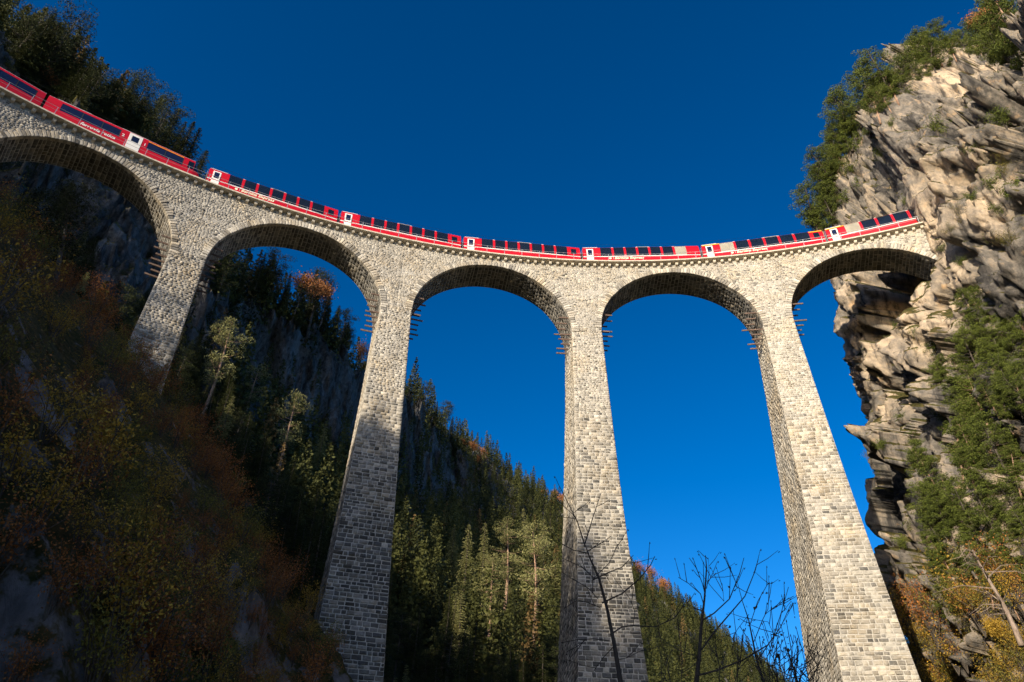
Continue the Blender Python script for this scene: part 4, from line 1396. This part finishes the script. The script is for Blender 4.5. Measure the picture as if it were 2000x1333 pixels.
# --- forest scattered over the far mountainside
rf = np.random.default_rng(77)
cand = []
tries = 0
nF = 60000
bsr = rf.uniform(-60, 27, nF); tsr = rf.uniform(.04, .80, nF)
Pc = terrB(bsr, tsr); Pc2 = terrB(bsr, tsr + .004)
dv = Pc2 - Pc; steep = dv[:, 2] / np.maximum(np.hypot(dv[:, 0], dv[:, 1]), 1e-3)
Dc, _z = bprof(bsr, tsr)
area = Dc * (CPR[:, -1, 0].mean())
keepp = rf.random(nF) < np.clip(Dc / 420, 0, 1) ** 1.0
patch = vnoise(Pc / 30., 3)
ok = (steep < 2.6 + patch * 2.4) & keepp
idx = np.where(ok)[0]
cell = {}
sel = []
for i in idx:
    x, y, z = Pc[i]
    sp_ = 3.4 if Dc[i] < 220 else 4.6
    key = (int(x // sp_), int(y // sp_))
    if key in cell: continue
    if not inframe(Pc[i], 90) and not inframe(Pc[i] + [0, 0, 14], 60): continue
    q_ = proj(Pc[i])
    if 350 < q_[0] < 640 and 700 < q_[1] < 1010 and Dc[i] < 150 and rf.random() < .75: continue
    if 850 < q_[0] < 1100 and 1040 < q_[1] < 1420 and Dc[i] < 200 and rf.random() < .7: continue
    cell[key] = 1; sel.append(i)
# nearest ones that are actually seen become individuals
sel = np.array(sel)
vis = []
for i in sel:
    p = Vector(Pc[i]) + Vector((0, 0, 11)); d = p - ORI; dist = d.length; d.normalize()
    bl = False
    for bv in (BVH_A, BVH_C, BVH_B):
        h = bv.ray_cast(ORI, d, dist - 3)
        if h[0] is not None: bl = True; break
    vis.append(not bl)
vis = np.array(vis)
order = np.argsort(np.where(vis, 0, 1e5) + Dc[sel])
ind = order[:270]; rest = order[270:]
def flab(p):
    q_ = proj(p)
    if q_[0] < 350: return ('dark spruce on the slope behind the left viaduct end', 'spruces behind the left end of the viaduct')
    if q_[0] < 740: return ('conifer on the shaded slope left of the second pier', 'spruces between the left and the second pier')
    if q_[0] < 1120: return ('conifer on the slope left of the central pier', 'spruces between the second and the central pier')
    return ('conifer on the sunny ridge right of the central pier', 'spruces on the ridge right of the central pier')
for j in ind:
    i = sel[j]; p = Vector(Pc[i]); l_, g_ = flab(p)
    kind = rf.choice(['spruce', 'darkpine', 'oliveconifer', 'litspruce'], p=[.45, .2, .25, .1] if Dc[i] < 250 else [.3, .2, .4, .1])
    plant(kind, p - Vector((0, 0, .5)), rf.choice([8, 10, 12, 14, 16, 19]) * rf.uniform(.85, 1.15) * (1 if Dc[i] > 160 else .8), l_, g_, tilt=(rf.uniform(-.07, .07), rf.uniform(-.07, .07)))
# the rest of the forest as one mass
def lowtree(seed):
    rg = np.random.default_rng(seed); C = []; S_ = []; T_ = []
    for z in np.linspace(.10, .985, 24):
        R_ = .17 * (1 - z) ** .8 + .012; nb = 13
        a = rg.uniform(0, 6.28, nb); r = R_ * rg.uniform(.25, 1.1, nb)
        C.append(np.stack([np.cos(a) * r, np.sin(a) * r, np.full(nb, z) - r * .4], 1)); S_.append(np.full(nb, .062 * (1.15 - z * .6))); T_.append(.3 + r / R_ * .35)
    C = np.concatenate(C); V_, F_ = cards(C, np.concatenate(S_), .6, rg); return V_, F_, np.concatenate(T_)
lows = [lowtree(s) for s in range(5)]
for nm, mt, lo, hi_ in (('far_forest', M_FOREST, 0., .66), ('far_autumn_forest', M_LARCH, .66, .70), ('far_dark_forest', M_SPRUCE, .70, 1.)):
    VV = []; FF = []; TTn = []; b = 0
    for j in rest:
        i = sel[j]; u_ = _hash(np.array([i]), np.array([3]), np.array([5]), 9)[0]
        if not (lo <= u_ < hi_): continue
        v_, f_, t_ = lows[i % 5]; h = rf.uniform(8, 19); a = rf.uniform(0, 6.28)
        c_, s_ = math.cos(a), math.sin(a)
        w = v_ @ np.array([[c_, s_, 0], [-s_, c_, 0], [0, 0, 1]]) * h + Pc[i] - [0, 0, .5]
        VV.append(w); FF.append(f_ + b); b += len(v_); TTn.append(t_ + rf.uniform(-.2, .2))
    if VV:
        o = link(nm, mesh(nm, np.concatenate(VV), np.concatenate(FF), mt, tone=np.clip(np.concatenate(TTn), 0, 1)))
        prop(o, {'far_forest': 'green conifer forest covering the far slopes', 'far_autumn_forest': 'scattered russet trees through the far forest', 'far_dark_forest': 'dark spruces through the far forest'}[nm], 'forest', kind='stuff')

# --- trees on the right cliff, planted where the photo shows them
CREST = [(1532, 455, 40), (1550, 440, 70), (1565, 440, 110), (1580, 420, 100), (1575, 385, 105), (1590, 370, 90), (1600, 350, 90), (1612, 330, 85), (1630, 300, 80), (1640, 280, 95), (1655, 262, 80), (1675, 240, 75),
         (1700, 215, 95), (1715, 200, 85), (1735, 185, 80), (1755, 165, 70), (1775, 140, 60), (1790, 130, 65), (1810, 130, 75), (1835, 120, 70), (1850, 100, 60)]
def crest_plant(px, py, hp, lab, grp, kinds=('greenpine',), tilt=(0, 0)):
    h = None; q_ = px
    for dx in (0, 8, 16, 24, 34, 46, 60, 78, 96):
        h = hit(px + dx, py + dx * .3, [BVH_C])
        if h: break
    if not h: return
    p = h[0]; a = proj(p); b = proj(p + Vector((0, 0, 1)))
    hm = hp / math.hypot(a[0] - b[0], a[1] - b[1])
    plant(random.choice(kinds), p - Vector((0, 0, .3)), hm, lab, grp, tilt=tilt)
for px, py, hp in CREST:
    crest_plant(px, py, hp * (.82 if px < 1640 else 1.), 'green pine clinging to the left crest of the limestone cliff', 'pines along the left crest of the cliff', tilt=(random.uniform(-.1, .1), random.uniform(-.45, -.1)))
for px, py, hp in CREST[1:]:
    crest_plant(px + random.uniform(14, 26), py + random.uniform(8, 22), hp * random.uniform(.55, .85), 'small bushy pine just inside the left crest of the cliff', 'small pines just inside the left crest of the cliff', tilt=(random.uniform(-.1, .1), random.uniform(-.2, .1)))
for px, py, hp in [(1990, 110, 120), (1965, 110, 90), (1930, 100, 70), (1905, 105, 60), (2015, 105, 140), (1978, 100, 110), (1945, 100, 70), (2000, 130, 110), (1890, 105, 50), (1955, 125, 70)]:
    crest_plant(px, py, hp, 'dark green pine at the top right corner of the cliff', 'pines in the top right corner')
hplant('copper', 1950, 95, 75, 'greyish thin autumn tree on the cliff top near the right corner', bvs=(BVH_C,))
hplant('copper', 1920, 100, 75, 'half bare tree on the cliff top against the sky', bvs=(BVH_C,))
RT = [(1850, 790, 95), (1870, 860, 110), (1900, 800, 120), (1930, 700, 110), (1950, 640, 70), (1990, 650, 90), (1900, 620, 60), (1960, 720, 110), (1990, 800, 130), (1940, 850, 140), (1880, 930, 120), (1840, 980, 120),
      (1810, 960, 90), (1800, 920, 70), (1920, 950, 150), (1970, 930, 150), (1995, 900, 120), (1860, 1050, 130), (1820, 1040, 110), (1900, 1050, 140), (1950, 1050, 150), (1985, 1040, 140), (1830, 1120, 90), (1870, 1140, 110),
      (1930, 1140, 120), (1980, 1150, 130), (1790, 880, 50), (1845, 720, 60), (1860, 690, 45), (1905, 560, 45)]
for px, py, hp in RT:
    hplant('greenpine', px, py, hp, 'green pine on the lower right flank of the cliff', 'pines on the lower right flank of the cliff', bvs=(BVH_C,), tilt=(random.uniform(-.1, .1), random.uniform(-.25, .05)))
_n = 0
while _n < 78:
    py = random.uniform(640, 1230); px = random.uniform(1790, 2040)
    lim = np.interp(py, [600, 750, 900, 1000, 1250], [1930, 1880, 1850, 1830, 1800])
    if px < lim: continue
    _n += 1
    hplant('greenpine', px, py, random.uniform(70, 125), 'green pine on the lower right flank of the cliff', 'pines on the lower right flank of the cliff', bvs=(BVH_C,), tilt=(random.uniform(-.1, .1), random.uniform(-.25, .05)))
BUSH = [(1870, 420, 30), (1880, 440, 36), (1855, 455, 22), (1965, 250, 40), (1980, 240, 36), (1960, 350, 40), (1945, 370, 34), (1985, 330, 36), (1935, 475, 26), (1880, 520, 20), (1760, 650, 26), (1790, 700, 22), (1790, 660, 24),
        (1830, 260, 30), (1845, 265, 26), (1725, 310, 26), (1680, 300, 30), (1700, 330, 20), (1680, 370, 24), (1900, 395, 26), (1990, 390, 40), (1975, 480, 40), (1960, 420, 30), (1845, 490, 18), (1720, 880, 24), (1760, 820, 18), (1610, 560, 14), (1640, 660, 16), (1650, 650, 14),
        (1700, 900, 26), (1715, 930, 22), (1765, 1075, 34), (1780, 1040, 30), (1795, 1100, 30), (1905, 300, 24), (1930, 320, 30), (1770, 400, 16), (1650, 400, 26), (1660, 340, 22), (1740, 250, 20)]
for px, py, hp in BUSH:
    hplant('cliffbush' if random.random() < .75 else 'shrubolive', px, py, hp, 'small green bush rooted on a ledge of the limestone cliff', 'bushes on ledges of the cliff', bvs=(BVH_C,))
# bushes at the foot on the right
for i in range(130):
    px = random.uniform(1740, 2010); py = random.uniform(1180, 1400) if px < 1800 else random.uniform(1120, 1400)
    if py < 1270 - (px - 1700) * .6: continue
    hplant(random.choice(['shrubgold', 'shrubolive', 'shrubgold', 'shrubolive', 'shrubrust']), px, py, random.uniform(60, 115), 'gold and olive shrub at the foot of the right cliff', 'gold and olive shrubs at the foot of the right cliff', bvs=(BVH_C,))
for px, py, hp in [(1790, 1330, 120), (1810, 1300, 110), (1770, 1340, 120), (1835, 1330, 130), (1750, 1345, 100), (1860, 1300, 110), (1785, 1380, 150), (1900, 1320, 120), (1950, 1290, 100), (1990, 1300, 110)]:
    hplant('gold', px, py, hp, 'yellowing tree at the foot of the right cliff', 'yellowing trees at the foot of the right cliff', bvs=(BVH_C,))

# dead leaning trunk
def dead_tree(pxa, pya, pxb, pyb, D, r, label, seed, nbr=16):
    rg = np.random.default_rng(seed)
    a = un(pxa, pya, D); b = un(pxb, pyb, D + 1.0)
    root = prop(empty('dead_tree', tuple(a)), label, 'dead tree')
    L_ = b - a
    mb = MB(); pts = [L_ * f + Vector((math.sin(f * 5) * .08, 0, 0)) for f in np.linspace(0, 1, 7)]
    mb.tube(pts, [r * (1 - .75 * f) for f in np.linspace(0, 1, 7)], 8).build('trunk', M_DRYWOOD, root, smooth=True)
    for i in range(nbr):
        f = rg.uniform(.3, 1.); p = L_ * f; d = Vector(rg.normal(0, 1, 3)); d.z = abs(d.z) * .2 - .1; d.normalize(); l = rg.uniform(.8, 2.4)
        m2 = MB(); m2.tube([p, p + d * l * .5 + Vector((0, 0, .1)), p + d * l + Vector((0, 0, -.25))], [.035, .02, .006], 4)
        for kk in range(3):
            q_ = p + d * l * rg.uniform(.4, .9); e = Vector(rg.normal(0, .35, 3)); m2.tube([q_, q_ + e * .6, q_ + e], [.012, .008, .003], 3)
        m2.build('branch', M_DRYWOOD, root)
dead_tree(1996, 1262, 1903, 1075, 36, .12, 'bare pale dead trunk leaning left at the lower right', 3)

# --- near slope: shrubs, litter, trees that also stand left of the frame
rs = np.random.default_rng(123)
cnt = 0; tr_ = 0
taken = []
while cnt < 215 and tr_ < 5000:
    tr_ += 1
    px = rs.uniform(-30, 660); py = rs.uniform(330, 1400)
    edge = np.interp(py, [540, 700, 850, 1000, 1160, 1333], [300, 330, 400, 480, 620, 640])
    h = BVH_A.ray_cast(ORI, ray(px, py).normalized())
    if h[0] is None: continue
    p = h[0]
    hb = BVH_B.ray_cast(ORI, ray(px, py).normalized())
    if hb[0] is not None and hb[3] < h[3]: continue
    if any((p - t).length < (1.6 if py < 850 else .95) + .012 * p.length for t in taken): continue
    if py < 1000 and vnoise(np.array([[p.x / 7, p.y / 7, p.z / 7]]), 3)[0] < -.05: continue
    taken.append(p)
    if px < 260 and 700 < py < 1150: kinds = ['shrubgold', 'shrubgold', 'shrubolive', 'shrubrust']
    elif py < 900 or px > 330: kinds = ['shrubrust', 'shrubrust', 'shrubolive', 'shrubrust', 'shrubgold']
    else: kinds = ['shrubolive', 'shrubrust', 'shrubgold', 'shrubolive']
    k_ = kinds[rs.integers(len(kinds))]
    col = {'shrubgold': 'gold', 'shrubolive': 'olive', 'shrubrust': 'russet'}[k_]
    where = ('at the left edge' if px < 110 else 'left of the left pier foot' if px < 250 else 'below the left pier foot' if px < 420 else 'near the second pier') + \
            (', high on the slope' if py < 640 else ', halfway up the slope' if py < 900 else ', low on the slope' if py < 1130 else ', at the photo bottom')
    plant(k_, p - Vector((0, 0, .15)), rs.uniform(1.3, 3.0) * (.75 + p.length / 130), f'{col} shrub {where}', f'{col} shrubs {where}')
    cnt += 1
# litter / low growth
nL = 60000
lx = rs.uniform(-62, -3, nL); ly = rs.uniform(4, 66, nL)
lz = zA(lx, ly)
pch = fbm(np.stack([lx * .16, ly * .16, lz * .16], 1), 3, 33)
kp = pch > .05
LP = np.stack([lx, ly, lz + .12], 1)[kp]
LP[:, 2] += rs.uniform(0, .5, len(LP))
tn = rs.uniform(.1, .9, len(LP))
prop(link('undergrowth', leaf_mesh('undergrowth', LP, .20, .4, rs, M_DRYG, tn)), 'dry brown undergrowth over the shaded near slope', 'undergrowth', kind='stuff')
# same on far slope in the gully
# trees on the near slope, mostly beyond the left frame edge (they shade the piers)
for i in range(100):
    x = rs.uniform(-112, -34); y = rs.uniform(-62, 14)
    if i >= 70: x = rs.uniform(-86, -54); y = rs.uniform(-34, 2)
    z = float(zA(np.array([x]), np.array([y]))[0])
    if inframe((x, y, z)) or inframe((x, y, z + 12)): continue
    plant('spruce' if i % 2 else 'darkpine', (x, y, z - .5), rs.uniform(8, 13), 'spruce on the hill left of the picture', 'trees on the hill beyond the left edge')
hplant('darkpine', 110, 560, 260, 'dark leaning trunk with thin crown on the slope under the leftmost arch', tilt=(0, .3))
hplant('gold', 170, 420, 110, 'sun touched green and gold tree under the leftmost arch', bvs=(BVH_A, BVH_B))
hplant('copper', 140, 370, 60, 'sunlit copper bush right under the leftmost arch', bvs=(BVH_B,))

# --- bare saplings in front of the camera
def sapling(base, path, label, seed, side=10, leaves=4, r0=.035):
    """path: list of (px,py) at distance D up the stem"""
    rg = np.random.default_rng(seed); D = base
    pts = [un(px, py, D) for px, py in path]
    org = un(path[0][0], path[0][1], D); org = Vector((org.x, org.y, org.z))
    root = prop(empty('bare_sapling', tuple(org)), label, 'sapling', 'bare saplings along the bottom edge')
    low = pts[0] + Vector((rg.uniform(-.2, .2), .1, -(pts[0].z + .9)))
    allp = [low] + pts
    mb = MB(); n_ = len(allp)
    r0 *= .56
    rad = [r0 * 1.5] + [r0 * (1 - .85 * i / (n_ - 2)) for i in range(n_ - 1)]
    mb.tube([p - org for p in allp], rad, 6).build('stem', M_TWIG, root, smooth=True)
    return root, org
def branch(root, org, D, path, r0, r1=.003, rg=None, twigs=3):
    r0 *= .56
    mb = MB(); pts = [un(px, py, D + k * .05) - org for k, (px, py) in enumerate(path)]
    n_ = len(pts); mb.tube(pts, [r0 + (r1 - r0) * i / (n_ - 1) for i in range(n_)], 5)
    for _ in range(twigs):
        i = rg.integers(0, n_ - 1); f = rg.random(); p = pts[i].lerp(pts[i + 1], f)
        d = (pts[i + 1] - pts[i]).normalized(); d2 = (d + Vector(rg.normal(0, .55, 3))).normalized(); l = rg.uniform(.1, .35)
        mb.tube([p, p + d2 * l * .5, p + d2 * l + Vector((0, 0, .02))], [.004, .0035, .002], 4)
        mb.tube([p + d2 * l, p + d2 * (l + .02)], [.0055, .003], 4)
    mb.build('branch', M_TWIG, root)
def dry_leaf(root, org, D, px, py, s, rg):
    c_ = un(px, py, D) - org; mb = MB()
    a = Vector(rg.normal(0, 1, 3)).normalized(); b = a.cross(Vector(rg.normal(0, 1, 3))).normalized(); cr_ = a.cross(b)
    V_ = [c_ - a * s, c_ + b * s * .7 - a * .3 * s + cr_ * .25 * s, c_ + a * s * .2 + b * .35 * s, c_ + a * s, c_ + a * s * .3 - b * .4 * s, c_ - b * s * .7 - a * .2 * s + cr_ * .3 * s]
    mb.add(V_, [(0, 1, 2), (0, 2, 3), (0, 3, 4), (0, 4, 5)]); mb.build('dry_leaf', M_TWIG, root)
rg = np.random.default_rng(9)
D1 = 7.
r, og = sapling(D1, [(1212, 1333), (1200, 1260), (1186, 1190), (1170, 1130), (1152, 1090), (1143, 1065)], 'bare sapling in front of the central pier', 1, r0=.042)
for pth, w in [([(1143, 1068), (1128, 1020), (1108, 980), (1098, 960)], .012), ([(1141, 1068), (1152, 1030), (1165, 990), (1174, 963)], .012), ([(1145, 1080), (1120, 1075), (1096, 1062), (1078, 1036)], .010),
               ([(1146, 1078), (1170, 1064), (1193, 1048)], .008), ([(1158, 1133), (1190, 1118), (1215, 1108), (1237, 1085)], .012), ([(1176, 1178), (1215, 1160), (1250, 1130), (1270, 1105), (1279, 1087)], .015),
               ([(1192, 1240), (1215, 1225), (1238, 1222), (1280, 1225), (1318, 1207), (1337, 1180)], .014), ([(1190, 1252), (1160, 1248), (1125, 1250), (1095, 1256)], .009), ([(1172, 1187), (1150, 1178), (1128, 1172), (1100, 1190)], .009),
               ([(1160, 1130), (1140, 1110), (1115, 1098), (1098, 1090)], .007), ([(1168, 1170), (1150, 1150), (1118, 1130)], .007), ([(1237, 1222), (1240, 1195), (1230, 1170), (1223, 1160)], .006),
               ([(1160, 1130), (1172, 1118), (1190, 1100), (1207, 1063)], .008), ([(1128, 1018), (1118, 1005), (1134, 990)], .005), ([(1205, 1290), (1225, 1285), (1255, 1270)], .007), ([(1200, 1262), (1178, 1285), (1160, 1310)], .007)]:
    branch(r, og, D1, pth, w, rg=rg, twigs=2)
D2 = 7.6
r, og = sapling(D2, [(1360, 1333), (1366, 1280), (1369, 1230), (1373, 1195), (1376, 1170), (1380, 1110), (1378, 1085)], 'bare sapling in the gap right of the central pier', 2, r0=.040)
for pth, w in [([(1372, 1212), (1395, 1198), (1425, 1170), (1445, 1120), (1453, 1090)], .014), ([(1370, 1270), (1395, 1235), (1425, 1200), (1455, 1165), (1475, 1115), (1481, 1093)], .016), ([(1374, 1180), (1368, 1160), (1345, 1140), (1325, 1128)], .009),
               ([(1378, 1165), (1372, 1140), (1360, 1110), (1346, 1090)], .009), ([(1380, 1150), (1385, 1120), (1383, 1090)], .007), ([(1371, 1193), (1350, 1188), (1335, 1170)], .007), ([(1383, 1135), (1398, 1120)], .005),
               ([(1414, 1175), (1412, 1155), (1410, 1140)], .005), ([(1362, 1320), (1400, 1310), (1450, 1290), (1500, 1260), (1525, 1225), (1545, 1180)], .018), ([(1366, 1285), (1340, 1275), (1325, 1270)], .006), ([(1440, 1150), (1436, 1135), (1430, 1120)], .006)]:
    branch(r, og, D2, pth, w, rg=rg, twigs=3)
for px, py, s in [(1424, 1147, .030), (1436, 1152, .026), (1419, 1222, .02), (1425, 1225, .02)]:
    dry_leaf(r, og, D2, px, py, s, rg)
D3 = 8.
r, og = sapling(D3, [(1492, 1333), (1478, 1290), (1470, 1250), (1462, 1210), (1450, 1175), (1438, 1130)], 'thin bare sapling with withered leaves left of the right pier', 3, r0=.022)
for pth, w in [([(1472, 1255), (1490, 1210), (1500, 1190), (1503, 1137)], .008), ([(1480, 1290), (1510, 1245), (1525, 1200), (1540, 1147)], .010), ([(1465, 1220), (1480, 1175), (1500, 1140)], .007), ([(1485, 1310), (1505, 1270), (1500, 1240)], .006),
               ([(1512, 1240), (1500, 1215), (1470, 1210)], .005), ([(1525, 1200), (1545, 1175), (1550, 1180)], .004), ([(1495, 1200), (1520, 1180), (1550, 1165)], .005), ([(1463, 1200), (1440, 1230), (1430, 1250)], .005)]:
    branch(r, og, D3, pth, w, rg=rg, twigs=4)
for px, py, s in [(1476, 1187, .033), (1498, 1159, .02), (1458, 1184, .018), (1465, 1222, .015), (1490, 1245, .015), (1518, 1242, .028), (1512, 1246, .026), (1526, 1240, .02), (1518, 1282, .036), (1522, 1287, .03), (1490, 1272, .024), (1538, 1257, .022)]:
    dry_leaf(r, og, D3, px, py, s, rg)
D4 = 7.2
r, og = sapling(D4, [(1560, 1345), (1552, 1310), (1545, 1290), (1535, 1260), (1530, 1240)], 'low tangle of bare twigs at the foot of the right pier', 4, r0=.015)
for j in range(26):
    a = rg.uniform(1500, 1600); b = a + rg.uniform(-40, 40); t = rg.uniform(1235, 1320)
    branch(r, og, D4 + rg.uniform(-.3, .3), [(a, 1345), ((a + b) / 2 + rg.uniform(-8, 8), (1345 + t) / 2), (b, t)], .006, .002, rg=rg, twigs=3)
for px, py, s in [(1582, 1242, .03), (1575, 1292, .026), (1588, 1325, .03), (1590, 1278, .02), (1540, 1270, .02)]:
    dry_leaf(r, og, D4, px, py, s, rg)
for (a, b, t) in [(1330, 1325, 1230), (1310, 1290, 1250), (1440, 1432, 1190), (1432, 1450, 1240), (1405, 1395, 1260), (1290, 1300, 1290)]:
    branch(r, og, 8.2, [(a, 1345), ((a + b) / 2 + 5, (1345 + t) / 2), (b, t)], .009, .003, rg=rg, twigs=4)
ORD = 'first second third fourth fifth sixth seventh eighth ninth tenth eleventh twelfth thirteenth fourteenth fifteenth sixteenth seventeenth eighteenth nineteenth twentieth'.split() + \
      ['twenty-' + w for w in 'first second third fourth fifth sixth seventh eighth ninth'.split()] + ['thirtieth']
byl = {}
for o in bpy.data.objects:
    if o.parent is None and 'label' in o.keys() and 'group' in o.keys(): byl.setdefault(o['label'], []).append(o)
def band_label(os_, l_, nb):
    os_.sort(key=lambda o: proj(o.location)[1])
    bn = {2: ['upper', 'lower'], 3: ['upper', 'middle', 'lower'], 5: ['top', 'upper', 'middle', 'lower', 'bottom']}[nb]
    per = math.ceil(len(os_) / nb)
    for i in range(nb):
        row = sorted(os_[i * per:(i + 1) * per], key=lambda o: proj(o.location)[0])
        for j, o in enumerate(row): o['label'] = f'{l_}, {ORD[j]} from left, {bn[i]} band'
for l_, os_ in byl.items():
    n_, w_ = len(os_), len(l_.split())
    if n_ < 2 or 'left of the picture' in l_ or w_ > 12: continue
    if n_ <= 16:
        os_.sort(key=lambda o: proj(o.location)[0])
        for i, o in enumerate(os_): o['label'] = f'{l_}, {ORD[i]} from the left'
    elif w_ <= 11 and n_ <= 150: band_label(os_, l_, 2 if n_ < 26 else 3 if n_ < 46 else 5)
print('OBJECTS', len(bpy.data.objects), TREECOUNT, 'forest', len(sel), 'visible', int(vis.sum()))
